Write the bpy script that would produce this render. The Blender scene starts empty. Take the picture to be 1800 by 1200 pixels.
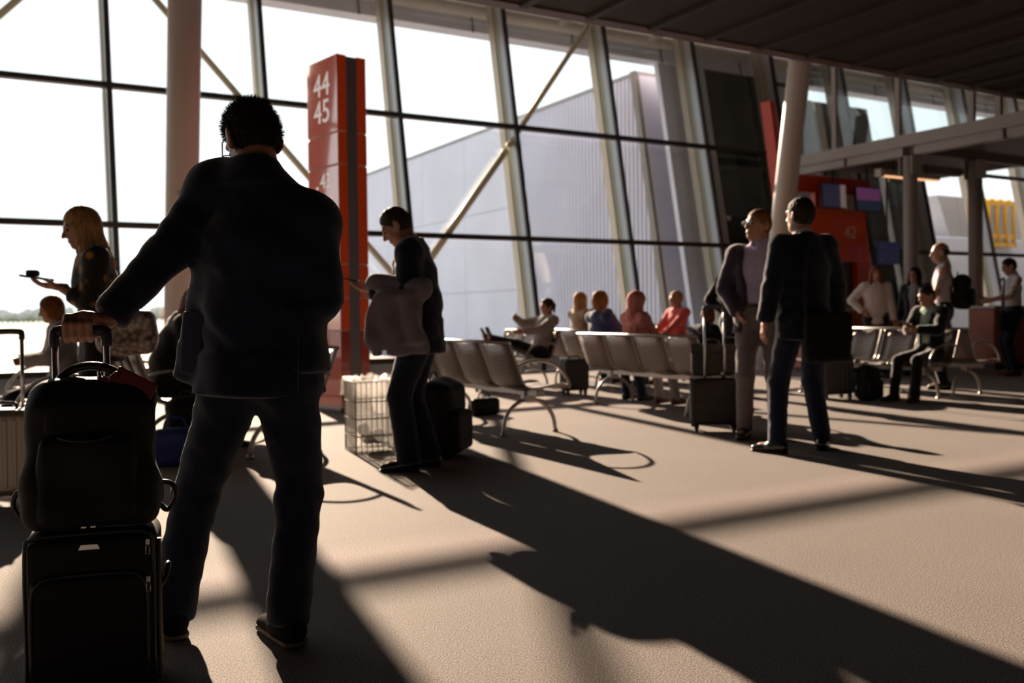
import bpy, bmesh, math, random
import numpy as np
from mathutils import Vector, Matrix, Euler

# ------------------------------------------------------------------ camera
EYE = 1.03
PITCH, ROLL = 0.0123, -0.0133
scene = bpy.context.scene
COL = scene.collection
cam_data = bpy.data.cameras.new('camera')
cam_data.sensor_width = 36.0
cam_data.lens = 32.62
cam_data.shift_y = -27.26 / 1800
cam_data.clip_end = 3000
cam_data.dof.use_dof = True
cam_data.dof.focus_distance = 2.85
cam_data.dof.aperture_fstop = 2.8
cam = bpy.data.objects.new('camera', cam_data)
COL.objects.link(cam)
F = Vector((0, math.cos(PITCH), -math.sin(PITCH)))
U0 = Vector((0, math.sin(PITCH), math.cos(PITCH)))
R0 = Vector((1, 0, 0))
RR = R0 * math.cos(ROLL) + U0 * math.sin(ROLL)
UU = U0 * math.cos(ROLL) - R0 * math.sin(ROLL)
m = Matrix.Identity(4)
for i in range(3):
    m[i][0], m[i][1], m[i][2] = RR[i], UU[i], -F[i]
m[2][3] = EYE
cam.matrix_world = m
scene.camera = cam

# ------------------------------------------------------------------ world, sun, exposure
world = bpy.data.worlds.new('hazy_sky')
scene.world = world
world.use_nodes = True
bg = world.node_tree.nodes['Background']
bg.inputs['Color'].default_value = (0.96, 0.975, 1.0, 1)
bg.inputs['Strength'].default_value = 1.6
SUN_AZ, SUN_EL = math.radians(22.0), math.radians(20.9)
sun_data = bpy.data.lights.new('low_sun', 'SUN')
sun_data.energy = 20.0
sun_data.color = (1.0, 0.745, 0.56)
sun_data.angle = math.radians(0.7)
sun = bpy.data.objects.new('low_sun', sun_data)
COL.objects.link(sun)
sun_dir = Vector((math.sin(SUN_AZ) * math.cos(SUN_EL), -math.cos(SUN_AZ) * math.cos(SUN_EL), -math.sin(SUN_EL)))
sun.rotation_euler = sun_dir.to_track_quat('-Z', 'Y').to_euler()
sun.location = (-8, 20, 12)
vs = scene.view_settings
vs.view_transform = 'Standard'
vs.look = 'None'
vs.exposure = 0.0
vs.gamma = 1.0
vs.use_curve_mapping = False

# ------------------------------------------------------------------ the hall's own axes
AZ = 0.5227
W3 = Vector((math.cos(AZ), math.sin(AZ), 0))      # along the window front
N3 = Vector((math.sin(AZ), -math.cos(AZ), 0))     # from the window front into the hall
FD, FT = 14.475, 0.193                            # front distance, outward lean
def hall(a, d, z=0.0):
    """a along the front, d metres into the hall from its foot"""
    return W3 * a + N3 * (d - FD) + Vector((0, 0, z))
def front(a, z, inward=0.0):
    return hall(a, -FT * z + inward, z)

# ------------------------------------------------------------------ materials
MATS = {}
def nodes(m):
    nt = m.node_tree
    return nt, nt.nodes, nt.links, nt.nodes['Principled BSDF']
def mat(name, col, rough=0.6, metal=0.0, spec=0.5, noise=0.0, nscale=8.0, bump=0.0, bscale=60.0, sheen=0.0,
        coat=0.0, emit=None, estr=0.0, alpha=1.0, trans=0.0, stretch=None, sub=0.0):
    if name in MATS: return MATS[name]
    m = bpy.data.materials.new(name); m.use_nodes = True
    nt, N, L, p = nodes(m)
    p.inputs['Base Color'].default_value = (*col, 1)
    p.inputs['Roughness'].default_value = rough
    p.inputs['Metallic'].default_value = metal
    p.inputs['Specular IOR Level'].default_value = spec
    p.inputs['Sheen Weight'].default_value = sheen
    p.inputs['Sheen Roughness'].default_value = 0.4
    p.inputs['Coat Weight'].default_value = coat
    p.inputs['Transmission Weight'].default_value = trans
    if sub:
        p.inputs['Subsurface Weight'].default_value = sub
        p.inputs['Subsurface Radius'].default_value = (0.02, 0.008, 0.004)
        p.inputs['Subsurface Scale'].default_value = 0.5
    if emit:
        p.inputs['Emission Color'].default_value = (*emit, 1)
        p.inputs['Emission Strength'].default_value = estr
    tc = N.new('ShaderNodeTexCoord')
    vec = tc.outputs['Object']
    if stretch:
        mp = N.new('ShaderNodeMapping'); mp.inputs['Scale'].default_value = stretch
        L.new(vec, mp.inputs['Vector']); vec = mp.outputs['Vector']
    if noise:
        n = N.new('ShaderNodeTexNoise'); n.inputs['Scale'].default_value = nscale; n.inputs['Detail'].default_value = 5
        L.new(vec, n.inputs['Vector'])
        r = N.new('ShaderNodeValToRGB')
        r.color_ramp.elements[0].position = 0.3; r.color_ramp.elements[1].position = 0.7
        r.color_ramp.elements[0].color = (*[max(0, c * (1 - noise)) for c in col], 1)
        r.color_ramp.elements[1].color = (*[min(1, c * (1 + noise)) for c in col], 1)
        L.new(n.outputs['Fac'], r.inputs['Fac']); L.new(r.outputs['Color'], p.inputs['Base Color'])
    if bump:
        n2 = N.new('ShaderNodeTexNoise'); n2.inputs['Scale'].default_value = bscale; n2.inputs['Detail'].default_value = 3
        L.new(vec, n2.inputs['Vector'])
        b = N.new('ShaderNodeBump'); b.inputs['Strength'].default_value = bump; b.inputs['Distance'].default_value = 0.01
        L.new(n2.outputs['Fac'], b.inputs['Height']); L.new(b.outputs['Normal'], p.inputs['Normal'])
    MATS[name] = m
    return m

def glass_mat(name, tint=(0.93, 0.96, 0.95), gloss=0.9):
    if name in MATS: return MATS[name]
    m = bpy.data.materials.new(name); m.use_nodes = True
    nt, N, L, p = nodes(m)
    out = N['Material Output']; N.remove(p)
    t = N.new('ShaderNodeBsdfTransparent'); t.inputs['Color'].default_value = (*tint, 1)
    g = N.new('ShaderNodeBsdfGlossy'); g.inputs['Roughness'].default_value = 0.02
    g.inputs['Color'].default_value = (gloss, gloss, gloss, 1)
    lw = N.new('ShaderNodeLayerWeight'); lw.inputs['Blend'].default_value = 0.5
    pw = N.new('ShaderNodeMath'); pw.operation = 'POWER'; pw.inputs[1].default_value = 5.0
    fr = N.new('ShaderNodeMath'); fr.operation = 'MULTIPLY_ADD'; fr.inputs[1].default_value = 0.95; fr.inputs[2].default_value = 0.045
    L.new(lw.outputs['Facing'], pw.inputs[0]); L.new(pw.outputs['Value'], fr.inputs[0])
    mx = N.new('ShaderNodeMixShader')
    L.new(fr.outputs['Value'], mx.inputs['Fac']); L.new(t.outputs['BSDF'], mx.inputs[1]); L.new(g.outputs['BSDF'], mx.inputs[2])
    L.new(mx.outputs['Shader'], out.inputs['Surface'])
    MATS[name] = m
    return m

def perforated_mat(name, col, scale=70.0, rough=0.4, metal=0.8, dark=0.25):
    if name in MATS: return MATS[name]
    m = mat(name, col, rough, metal)
    nt, N, L, p = nodes(m)
    tc = N.new('ShaderNodeTexCoord')
    v = N.new('ShaderNodeTexVoronoi'); v.inputs['Scale'].default_value = scale; v.inputs['Randomness'].default_value = 0.0
    L.new(tc.outputs['Object'], v.inputs['Vector'])
    r = N.new('ShaderNodeValToRGB'); r.color_ramp.interpolation = 'CONSTANT'
    r.color_ramp.elements[0].color = (*[c * dark for c in col], 1)
    r.color_ramp.elements[1].color = (*col, 1); r.color_ramp.elements[1].position = 0.32
    L.new(v.outputs['Distance'], r.inputs['Fac']); L.new(r.outputs['Color'], p.inputs['Base Color'])
    return m

# ------------------------------------------------------------------ mesh helpers
def meta(o, label=None, cat=None, group=None, kind=None):
    if label: o['label'] = label
    if cat: o['category'] = cat
    if group: o['group'] = group
    if kind: o['kind'] = kind
    return o
def empty(name, loc=(0, 0, 0), rz=0.0, label=None, cat=None, group=None, kind=None):
    o = bpy.data.objects.new(name, None); COL.objects.link(o)
    o.empty_display_size = 0.1
    o.location = loc; o.rotation_euler = (0, 0, rz)
    return meta(o, label, cat, group, kind)

class MB:
    """collects shapes for one mesh"""
    def __init__(s): s.bm = bmesh.new()
    def box(s, lo, hi, bevel=0.0, seg=1, mtx=None):
        r = bmesh.ops.create_cube(s.bm, size=1.0)
        vs_ = r['verts']
        c = [(a + b) / 2 for a, b in zip(lo, hi)]; d = [b - a for a, b in zip(lo, hi)]
        for v in vs_: v.co = Vector((c[0] + v.co.x * d[0], c[1] + v.co.y * d[1], c[2] + v.co.z * d[2]))
        if bevel:
            es = {e for v in vs_ for e in v.link_edges}
            rr = bmesh.ops.bevel(s.bm, geom=list(es), offset=bevel, segments=seg, profile=0.5, affect='EDGES')
            vs_ = list({v for f in rr['faces'] for v in f.verts} | {v for v in vs_ if v.is_valid})
        if mtx is not None:
            for v in vs_: v.co = mtx @ v.co
        return s
    def bar(s, a, b, wx, wy, up=(0, 0, 1), bevel=0.0):
        """square bar from a to b: wx across, wy along the 'up' direction"""
        a, b = Vector(a), Vector(b); z = (b - a); l = z.length; z.normalize()
        x = Vector(up).cross(z)
        if x.length < 1e-4: x = Vector((1, 0, 0)).cross(z)
        x.normalize(); y = z.cross(x)
        m_ = Matrix((( x.x, y.x, z.x, a.x), (x.y, y.y, z.y, a.y), (x.z, y.z, z.z, a.z), (0, 0, 0, 1)))
        return s.box((-wx / 2, -wy / 2, 0), (wx / 2, wy / 2, l), bevel, 1, m_)
    def tube(s, pts, r, n=10, closed=False, cap=True):
        pts = [Vector(p) for p in pts]; k = len(pts)
        rs = r if isinstance(r, (list, tuple)) else [r] * k
        rings = []; prev = None
        for i, p in enumerate(pts):
            if closed: t = pts[(i + 1) % k] - pts[i - 1]
            else: t = pts[min(i + 1, k - 1)] - pts[max(i - 1, 0)]
            t.normalize()
            if prev is None:
                x = t.orthogonal().normalized()
            else:
                x = prev - t * prev.dot(t); x.normalize()
            prev = x; y = t.cross(x)
            rings.append([s.bm.verts.new(p + (x * math.cos(2 * math.pi * j / n) + y * math.sin(2 * math.pi * j / n)) * rs[i]) for j in range(n)])
        for i in range(k if closed else k - 1):
            A, B = rings[i], rings[(i + 1) % k]
            for j in range(n):
                f = s.bm.faces.new((A[j], A[(j + 1) % n], B[(j + 1) % n], B[j])); f.smooth = True
        if cap and not closed:
            s.bm.faces.new(list(reversed(rings[0]))); s.bm.faces.new(rings[-1])
        return s
    def prism(s, poly, h, mtx=None, bevel=0.0):
        """extrude xy polygon by h in z"""
        va = [s.bm.verts.new((p[0], p[1], 0)) for p in poly]; vb = [s.bm.verts.new((p[0], p[1], h)) for p in poly]
        n = len(poly)
        s.bm.faces.new(list(reversed(va))); s.bm.faces.new(vb)
        for i in range(n): s.bm.faces.new((va[i], va[(i + 1) % n], vb[(i + 1) % n], vb[i]))
        if mtx is not None:
            for v in va + vb: v.co = mtx @ v.co
        return s
    def quad(s, a, b, c, d):
        s.bm.faces.new([s.bm.verts.new(Vector(p)) for p in (a, b, c, d)]); return s
    def hexa(s, p8):
        """box from 8 corners: bottom a b c d, top e f g h"""
        v = [s.bm.verts.new(Vector(p)) for p in p8]
        for f in ((3, 2, 1, 0), (4, 5, 6, 7), (0, 1, 5, 4), (1, 2, 6, 5), (2, 3, 7, 6), (3, 0, 4, 7)):
            s.bm.faces.new([v[i] for i in f])
        return s
    def ball(s, c, r, sc=(1, 1, 1), u=16, v=10):
        m_ = Matrix.Translation(c) @ Matrix.Diagonal((r * sc[0], r * sc[1], r * sc[2], 1))
        q = bmesh.ops.create_uvsphere(s.bm, u_segments=u, v_segments=v, radius=1.0, matrix=m_)
        for f in {f for vv in q['verts'] for f in vv.link_faces}: f.smooth = True
        return s
    def disc(s, a, b, r, n=20):
        """closed cylinder a-b"""
        return s.tube([a, b], r, n)
    def done(s, name, material, parent=None, smooth=False, loc=None):
        bmesh.ops.recalc_face_normals(s.bm, faces=s.bm.faces)
        me = bpy.data.meshes.new(name); s.bm.to_mesh(me); s.bm.free()
        if smooth:
            for f in me.polygons: f.use_smooth = True
        return link(name, me, material, parent, loc)
def link(name, me, material, parent=None, loc=None):
    o = bpy.data.objects.new(name, me); COL.objects.link(o)
    if material is not None and not me.materials: me.materials.append(material)
    if parent is not None: o.parent = parent
    if loc is not None: o.location = loc
    return o
def copy_tree(o, parent=None):
    c = o.copy(); COL.objects.link(c)
    if parent is not None: c.parent = parent
    for ch in list(o.children): copy_tree(ch, c)
    return c
def text_mesh(name, s, size, material, parent, mtx, ex=0.002, align='CENTER'):
    cu = bpy.data.curves.new(name, 'FONT'); cu.body = s; cu.size = size; cu.extrude = ex; cu.align_x = align; cu.align_y = 'CENTER'
    t = bpy.data.objects.new(name, cu); COL.objects.link(t)
    dg = bpy.context.evaluated_depsgraph_get(); dg.update()
    me = bpy.data.meshes.new_from_object(t.evaluated_get(dg))
    bpy.data.objects.remove(t); bpy.data.curves.remove(cu)
    me.transform(mtx)
    me.materials.clear()
    return link(name, me, material, parent)
def frame(o, x, y, z):
    x, y, z = Vector(x), Vector(y), Vector(z)
    return Matrix(((x.x, y.x, z.x, o[0]), (x.y, y.y, z.y, o[1]), (x.z, y.z, z.z, o[2]), (0, 0, 0, 1)))
RND = random.Random(7)
# ================================================================== the hall
def carpet():
    m = bpy.data.materials.new('taupe_carpet'); m.use_nodes = True
    nt, N, L, p = nodes(m)
    p.inputs['Roughness'].default_value = 0.8; p.inputs['Specular IOR Level'].default_value = 0.15
    p.inputs['Sheen Weight'].default_value = 0.12
    tc = N.new('ShaderNodeTexCoord')
    a = N.new('ShaderNodeTexNoise'); a.inputs['Scale'].default_value = 170; a.inputs['Detail'].default_value = 4
    b = N.new('ShaderNodeTexNoise'); b.inputs['Scale'].default_value = 1.3; b.inputs['Detail'].default_value = 4
    for q in (a, b): L.new(tc.outputs['Object'], q.inputs['Vector'])
    r = N.new('ShaderNodeValToRGB')
    r.color_ramp.elements[0].position = 0.38; r.color_ramp.elements[1].position = 0.62
    r.color_ramp.elements[0].color = (0.060, 0.047, 0.042, 1); r.color_ramp.elements[1].color = (0.265, 0.208, 0.186, 1)
    L.new(a.outputs['Fac'], r.inputs['Fac'])
    mx = N.new('ShaderNodeMixRGB'); mx.blend_type = 'MULTIPLY'; mx.inputs['Fac'].default_value = 0.35
    r2 = N.new('ShaderNodeValToRGB'); r2.color_ramp.elements[0].position = 0.35; r2.color_ramp.elements[1].position = 0.65
    r2.color_ramp.elements[0].color = (0.75, 0.74, 0.73, 1)
    L.new(b.outputs['Fac'], r2.inputs['Fac'])
    L.new(r.outputs['Color'], mx.inputs[1]); L.new(r2.outputs['Color'], mx.inputs[2]); L.new(mx.outputs['Color'], p.inputs['Base Color'])
    bp = N.new('ShaderNodeBump'); bp.inputs['Strength'].default_value = 0.6; bp.inputs['Distance'].default_value = 0.006
    L.new(a.outputs['Fac'], bp.inputs['Height']); L.new(bp.outputs['Normal'], p.inputs['Normal'])
    return m
A0, A1 = -12.0, 42.0          # hall extent along the front
D1 = 24.0                     # hall depth
b = MB(); b.hexa([hall(A0, 0, -0.2), hall(A1, 0, -0.2), hall(A1, D1, -0.2), hall(A0, D1, -0.2),
                  hall(A0, 0, 0), hall(A1, 0, 0), hall(A1, D1, 0), hall(A0, D1, 0)])
meta(b.done('floor', carpet()), 'taupe speckled carpet floor of the departure hall', 'floor', kind='structure')

M_dark = mat('backlit_frame_dark_trim', (0.035, 0.03, 0.027), 0.45, 0.3)  # backlit shade of the inner frame faces is put into this dark colour
M_alu = mat('pale_aluminium', (0.42, 0.44, 0.48), 0.45, 0.2, bump=0.03)
M_olive = mat('glazing_edge', (0.33, 0.34, 0.24), 0.5)
M_beige = mat('beige_outer_post', (0.45, 0.40, 0.34), 0.6)
M_glass = glass_mat('clear_glass')
ZR = [0.28, 2.45, 4.62, 6.79]
SP, S0 = 2.4, 1.815
GI = -0.40                   # glass plane behind the inner face of the fins
bays = range(-5, 16)
def slab(b, a0, a1, z0, z1, i0, i1):
    """piece of the leaning front between a0..a1, z0..z1 and inward depths i0..i1"""
    b.hexa([front(a0, z0, i0), front(a1, z0, i0), front(a1, z0, i1), front(a0, z0, i1),
            front(a0, z1, i0), front(a1, z1, i0), front(a1, z1, i1), front(a0, z1, i1)])
    return b
for k, i in enumerate(bays):
    a = S0 + SP * i
    root = empty('window_%d' % (k + 1), front(a + SP / 2, 0), label='leaning bay of the tall glazed hall front', cat='window', group='bays of the leaning window front', kind='structure')
    inv = Matrix.Translation(-Vector(root.location))
    def part(name, bld, m_):
        o = bld.done(name, m_, root); o.data.transform(inv); return o
    mu = part('mullion', slab(MB(), a - 0.045, a + 0.035, 0, 7.4, -0.04, 0.02), M_dark)
    o = slab(MB(), a - 0.03, a + 0.02, 0, 7.4, -0.24, -0.04).done('fin_web', M_alu, mu); o.data.transform(inv)
    o = slab(MB(), a - 0.035, a + 0.025, 0, 7.4, -0.36, -0.24).done('glazing_strip', M_olive, mu); o.data.transform(inv)
    o = slab(MB(), a - 0.05, a + 0.04, 0, 7.4, -0.58, -0.36).done('outer_post', M_beige, mu); o.data.transform(inv)
    for j, z in enumerate(ZR):
        if j < 3: part('transom', slab(MB(), a + 0.035, a + SP - 0.045, z - 0.045, z + 0.045, -0.12, 0.02), M_dark)
        if j < 3:
            p = part('pane', slab(MB(), a + 0.02, a + SP - 0.03, z + 0.045, ZR[j + 1] - 0.045, GI, GI + 0.012), M_glass)
    p = part('pane', slab(MB(), a + 0.02, a + SP - 0.03, ZR[3] - 0.04, 7.4, GI, GI + 0.012), M_glass)
    part('sill_panel', slab(MB(), a + 0.02, a + SP - 0.03, 0, 0.24, -0.3, -0.12), M_alu)

# eave of the high roof over the window front
M_lav = mat('pale_lavender_cladding', (0.70, 0.70, 0.80), 0.6, noise=0.06, nscale=1.5)
M_roof = mat('off_white_roof_deck', (0.6, 0.58, 0.58), 0.7)
M_mesh = perforated_mat('dark_brown_mesh', (0.032, 0.022, 0.020), 28.0, 0.7, 0.0, 0.45)
M_fascia = mat('brown_fascia', (0.12, 0.08, 0.075), 0.5)
M_white = mat('warm_white_paint', (0.60, 0.54, 0.51), 0.45, bump=0.02)
b = MB()
slab(b, A0, A1, 6.68, 6.98, -1.1, -0.7)
eb = meta(b.done('trim_1', M_lav), 'pale lavender eave fascia running above the glazed front', 'trim', kind='structure')
for i in range(-4, 16):
    a = S0 + SP * i - 0.35
    o = slab(MB(), a, a + 0.025, 6.67, 6.99, -0.71, -0.685).done('fascia_joint', M_dark, eb)
b = MB(); b.tube([front(A0, 7.12, -0.72), front(A1, 7.12, -0.72)], 0.15, 16)
meta(b.done('trim_2', M_white), 'long round eave tube behind the ceiling edge', 'trim', kind='structure')
# high roof
b = MB(); b.hexa([hall(A0, -3.2, 7.6), hall(A1, -3.2, 7.6), hall(A1, 6.0, 7.9), hall(A0, 6.0, 7.9),
                  hall(A0, -3.2, 7.9), hall(A1, -3.2, 7.9), hall(A1, 6.0, 8.2), hall(A0, 6.0, 8.2)])
meta(b.done('ceiling', M_roof), 'high pale roof deck above the window zone', 'ceiling', kind='structure')
# roof struts seen above the slab edge
for i, (a, da) in enumerate([(10.7, 0.9), (13.1, 0.9)]):
    b = MB(); b.tube([front(a, 7.12, -0.72), hall(a + da, 1.0, 7.6)], 0.07, 10)
    meta(b.done('trim_%d' % (20 + i), M_white), 'short white roof strut meeting the eave tube', 'trim', group='roof struts', kind='structure')

# the low dark ceiling slab
DE = FD - 9.24
ZC = 4.5
b = MB(); b.hexa([hall(A0, DE + 0.25, ZC + 0.04), hall(A1, DE + 0.25, ZC + 0.04), hall(A1, D1, ZC + 0.04), hall(A0, D1, ZC + 0.04),
                  hall(A0, DE + 0.25, ZC + 0.7), hall(A1, DE + 0.25, ZC + 0.7), hall(A1, D1, ZC + 0.7), hall(A0, D1, ZC + 0.7)])
ceil = meta(b.done('ceiling', mat('ceiling_void', (0.02, 0.016, 0.015), 0.8)), 'low dark brown slab ceiling with perforated mesh panels', 'ceiling', kind='structure')
a = A0 + 0.3
pn = 0
while a < A1 - 0.7:
    o = MB().hexa([hall(a, DE + 0.3, ZC), hall(a + 0.80, DE + 0.3, ZC), hall(a + 0.80, D1 - 0.1, ZC), hall(a, D1 - 0.1, ZC),
                   hall(a, DE + 0.3, ZC + 0.04), hall(a + 0.80, DE + 0.3, ZC + 0.04), hall(a + 0.80, D1 - 0.1, ZC + 0.04), hall(a, D1 - 0.1, ZC + 0.04)]).done('ceiling_panel', M_mesh, ceil)
    b = MB(); b.hexa([hall(a + 0.8, DE + 0.3, ZC - 0.05), hall(a + 0.9, DE + 0.3, ZC - 0.05), hall(a + 0.9, D1 - 0.1, ZC - 0.05), hall(a + 0.8, D1 - 0.1, ZC - 0.05),
                   hall(a + 0.8, DE + 0.3, ZC + 0.04), hall(a + 0.9, DE + 0.3, ZC + 0.04), hall(a + 0.9, D1 - 0.1, ZC + 0.04), hall(a + 0.8, D1 - 0.1, ZC + 0.04)])
    b.done('ceiling_rib', mat('ceiling_rib_paint', (0.03, 0.022, 0.02), 0.6), ceil)
    a += 0.9
for z0, z1, d0, d1 in ((ZC - 0.02, ZC + 0.14, DE + 0.1, DE + 0.3), (ZC + 0.14, ZC + 0.3, DE, DE + 0.3), (ZC + 0.3, ZC + 0.72, DE + 0.12, DE + 0.3)):
    b = MB(); b.hexa([hall(A0, d0, z0), hall(A1, d0, z0), hall(A1, d1, z0), hall(A0, d1, z0), hall(A0, d0, z1), hall(A1, d0, z1), hall(A1, d1, z1), hall(A0, d1, z1)])
    b.done('edge_fascia', M_fascia, ceil)
b = MB(); b.hexa([hall(A0, 5.8, ZC + 0.7), hall(A1, 5.8, ZC + 0.7), hall(A1, 6.0, ZC + 0.7), hall(A0, 6.0, ZC + 0.7), hall(A0, 5.8, 7.9), hall(A1, 5.8, 7.9), hall(A1, 6.0, 7.9), hall(A0, 6.0, 7.9)])  # unseen wall added to keep light from leaking in above the slab
meta(b.done('wall_light_stop', mat('upper_wall_paint', (0.25, 0.23, 0.22), 0.8)), 'added unseen upper wall stopping light between the slab and the high roof', 'wall', kind='structure')
# closing walls behind and beside the photographer
M_wall = mat('grey_plaster', (0.10, 0.09, 0.088), 0.8, noise=0.1, nscale=2)
def wall(name, p0, p1, h, label):
    p0, p1 = Vector(p0), Vector(p1); t = (p1 - p0).normalized(); q = Vector((-t.y, t.x, 0)) * 0.25; u = Vector((0, 0, h))
    b = MB(); b.hexa([p0, p1, p1 + q, p0 + q, p0 + u, p1 + u, p1 + q + u, p0 + q + u])
    meta(b.done(name, M_wall), label, 'wall', kind='structure')
wall('wall_back', hall(A1, D1), hall(A0, D1), 5.9, 'grey inner wall of the hall opposite the windows')
wall('wall_right', hall(A1 + 0.3, -1.5), hall(A1 + 0.3, D1), 8.2, 'grey end wall far along the hall')
wall('wall_left', hall(A0 - 0.05, D1), hall(A0 - 0.05, -1.5), 8.2, 'grey end wall behind the silver case')

# ------------------------------------------------------------------ columns and braces
DCOL = FD - 12.0
def lean_column(a, label):
    r = 0.19
    base = hall(a, DCOL)
    root = empty('round_column', base, label=label, cat='column', group=None)
    t = 0.165
    top = N3 * t * 7.6 + Vector((0, 0, 7.6))
    MB().tube([N3 * 0.0, top], r, 32).done('shaft', M_white, root)
    MB().tube([(0, 0, 0), N3 * t * 0.03 + Vector((0, 0, 0.03))], r + 0.06, 32).done('base_plate', M_alu, root)
    MB().box((-0.035, -0.01, -0.035), (0.035, 0.01, 0.035), 0.004).done('small_plate', M_alu, root,
        loc=N3 * t * 2.5 + Vector((0.05, -r - 0.012, 2.5)))
    return root
def a_at(u, n_dist):
    """where along the front a sight line of image column u meets a line n_dist from the eye"""
    q = (u - 900) / 1631.0
    Y = n_dist / (math.cos(AZ) - math.sin(AZ) * q)
    return Vector((q * Y, Y, 0)).dot(W3)
lean_column(a_at(313, 12.0), 'round white leaning column behind the man in the navy blazer')
lean_column(a_at(1345, 12.0), 'round white leaning column near the red gate portal')

M_brace = mat('cream_brace_tube', (0.72, 0.69, 0.50), 0.3)
def brace(a0, z0, a1, z1, label, r=0.055):
    p, q = front(a0, z0, -0.16), front(a1, z1, -0.16)
    MBX = MB().tube([p, q], r, 14)
    for e, f_ in ((p, q), (q, p)):
        t = (f_ - e).normalized(); MBX.tube([e, e + t * 0.10], r * 1.12, 14)
    meta(MBX.done('diagonal_brace', M_brace), label, 'brace')
brace(2.05, 6.8, 6.59, 1.36, 'long cream diagonal brace tube passing behind the red pylon')
brace(11.2, 7.1, 8.85, 4.22, 'cream brace tube rising from a mullion to the eave')
brace(8.8, 4.15, 6.64, 1.62, 'sunlit cream brace tube slanting down behind the phone man', 0.065)
brace(-0.9, 4.1, 1.35, 6.7, 'cream brace tube in the glazing beyond the blonde woman')

# ------------------------------------------------------------------ glazed gallery (upper walkway) along n
XW = Vector((7.2, 17.0, 0))
aG = XW.dot(W3)                   # its near face sits at this a
M_gal = mat('gallery_grey_paint', (0.40, 0.36, 0.35), 0.5, bump=0.02)
M_soff = mat('brown_soffit', (0.10, 0.07, 0.065), 0.6)
gal = empty('glazed_gallery', hall(aG, 3.4), label='pale grey raised gallery with glass panes above the seating', cat='gallery')
inv = Matrix.Translation(-Vector(gal.location))
def gbox(name, a0, a1, d0, d1, z0, z1, m_, parent=None, wd=None):
    o = MB().hexa([hall(a0, d0, z0), hall(a1, d0, z0), hall(a1, d1, z0), hall(a0, d1, z0), hall(a0, d0, z1), hall(a1, d0, z1), hall(a1, d1, z1), hall(a0, d1, z1)]).done(name, m_, parent or gal)
    o.data.transform(inv); return o
GD0, GD1 = 0.75, 16.0
gbox('upper_fascia', aG, aG + 0.12, GD0, GD1, 4.0, 4.22, M_gal)
gbox('deck', aG + 0.12, aG + 3.6, GD0, GD1, 4.0, 4.16, M_soff)
gbox('far_fascia', aG + 3.6, aG + 3.72, GD0, GD1, 3.9, 4.22, M_gal)
for d0, d1 in ((0.75, 1.95), (2.02, 3.28), (3.52, 5.2), (5.27, 8.0), (8.1, 11.0)):
    gbox('lower_beam', aG + 0.05, aG + 0.25, d0, d1, 3.84, 4.0, M_gal)
for d in (1.9, 3.4, 5.2, 8.05):
    gbox('cross_beam', aG + 0.1, aG + 3.6, d, d + 0.15, 3.86, 4.0, M_soff)
gpd = [0.8, 1.68, 3.14, 4.6, 5.08]
for i, d in enumerate(gpd):
    gbox('glazing_post', aG + 0.02, aG + 0.10, d, d + 0.10, 4.22, 6.3, M_gal)
    if i + 1 < len(gpd): gbox('pane', aG + 0.05, aG + 0.06, d + 0.1, gpd[i + 1], 4.22, 6.3, glass_mat('gallery_glass', (0.86, 0.9, 0.9)))
gbox('top_rail', aG, aG + 0.12, GD0, 5.18, 6.3, 6.42, M_gal)
def straight_column(p, h, label, r=0.125):
    root = empty('steel_column', p, label=label, cat='column')
    MB().tube([(0, 0, 0), (0, 0, h)], r, 28).done('shaft', M_gal, root)
    MB().tube([(0, 0, 0), (0, 0, 0.025)], r + 0.09, 28).done('base_plate', M_gal, root)
    b = MB()
    for s in (-1, 1): b.box((-0.14 * 1, s * 0.13 - 0.01, h - 0.35), (0.14, s * 0.13 + 0.01, h), mtx=Matrix.Rotation(AZ, 4, 'Z'))
    b.done('head_bracket', M_gal, root)
straight_column(XW + W3 * 0.18, 3.84, 'grey steel column under the near edge of the glazed gallery')
p2 = hall(aG + 3.2, 0) ; 
def ground_at(u, n_dist):
    q = (u - 900) / 1631.0
    Y = n_dist / (math.cos(AZ) - math.sin(AZ) * q)
    return Vector((q * Y, Y, 0))
straight_column(ground_at(1716, 11.0), 3.86, 'grey steel column under the far edge of the glazed gallery', 0.13)

# ------------------------------------------------------------------ red gate portal with number 42
M_red = mat('gate_red_paint', (0.75, 0.085, 0.014), 0.35)
M_reddk = mat('gate_red_frame', (0.52, 0.035, 0.012), 0.4)
M_black = mat('near_black_paint', (0.012, 0.012, 0.013), 0.5)
gp = hall(15.45, 1.35)
# portal faces the camera side: its front plane runs along the front (W3) at d = 1.35
port = empty('gate_portal', gp, AZ, label='red gate portal numbered 42 with dark doorway', cat='gate')
def pbox(name, lo, hi, m_, parent=None, bev=0.0):
    return MB().box(lo, hi, bev).done(name, m_, parent or port)
# local x along W3 (right), local y away from camera (-N3), z up
pbox('header_panel', (-1.35, 0, 2.02), (0.62, 0.25, 3.10), M_red, bev=0.01)
MB().hexa([(0.45, 0, 0), (0.98, 0, 0), (0.98, 0.25, 0), (0.45, 0.25, 0), (0.40, 0, 2.02), (0.80, 0, 2.02), (0.80, 0.25, 2.02), (0.40, 0.25, 2.02)]).done('portal_jamb', M_reddk, port)
MB().hexa([(0.62, 0.0, 2.02), (0.80, 0.0, 2.02), (0.80, 0.25, 2.02), (0.62, 0.25, 2.02), (0.62, 0.0, 3.10), (0.66, 0.0, 3.10), (0.66, 0.25, 3.10), (0.62, 0.25, 3.10)]).done('corner_plate', M_red, port)
MB().hexa([(-1.9, 0, 0), (-1.45, 0, 0), (-1.45, 0.25, 0), (-1.9, 0.25, 0), (-1.5, 0, 3.6), (-1.3, 0, 3.6), (-1.3, 0.25, 3.6), (-1.5, 0.25, 3.6)]).done('portal_jamb', M_reddk, port)
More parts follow.
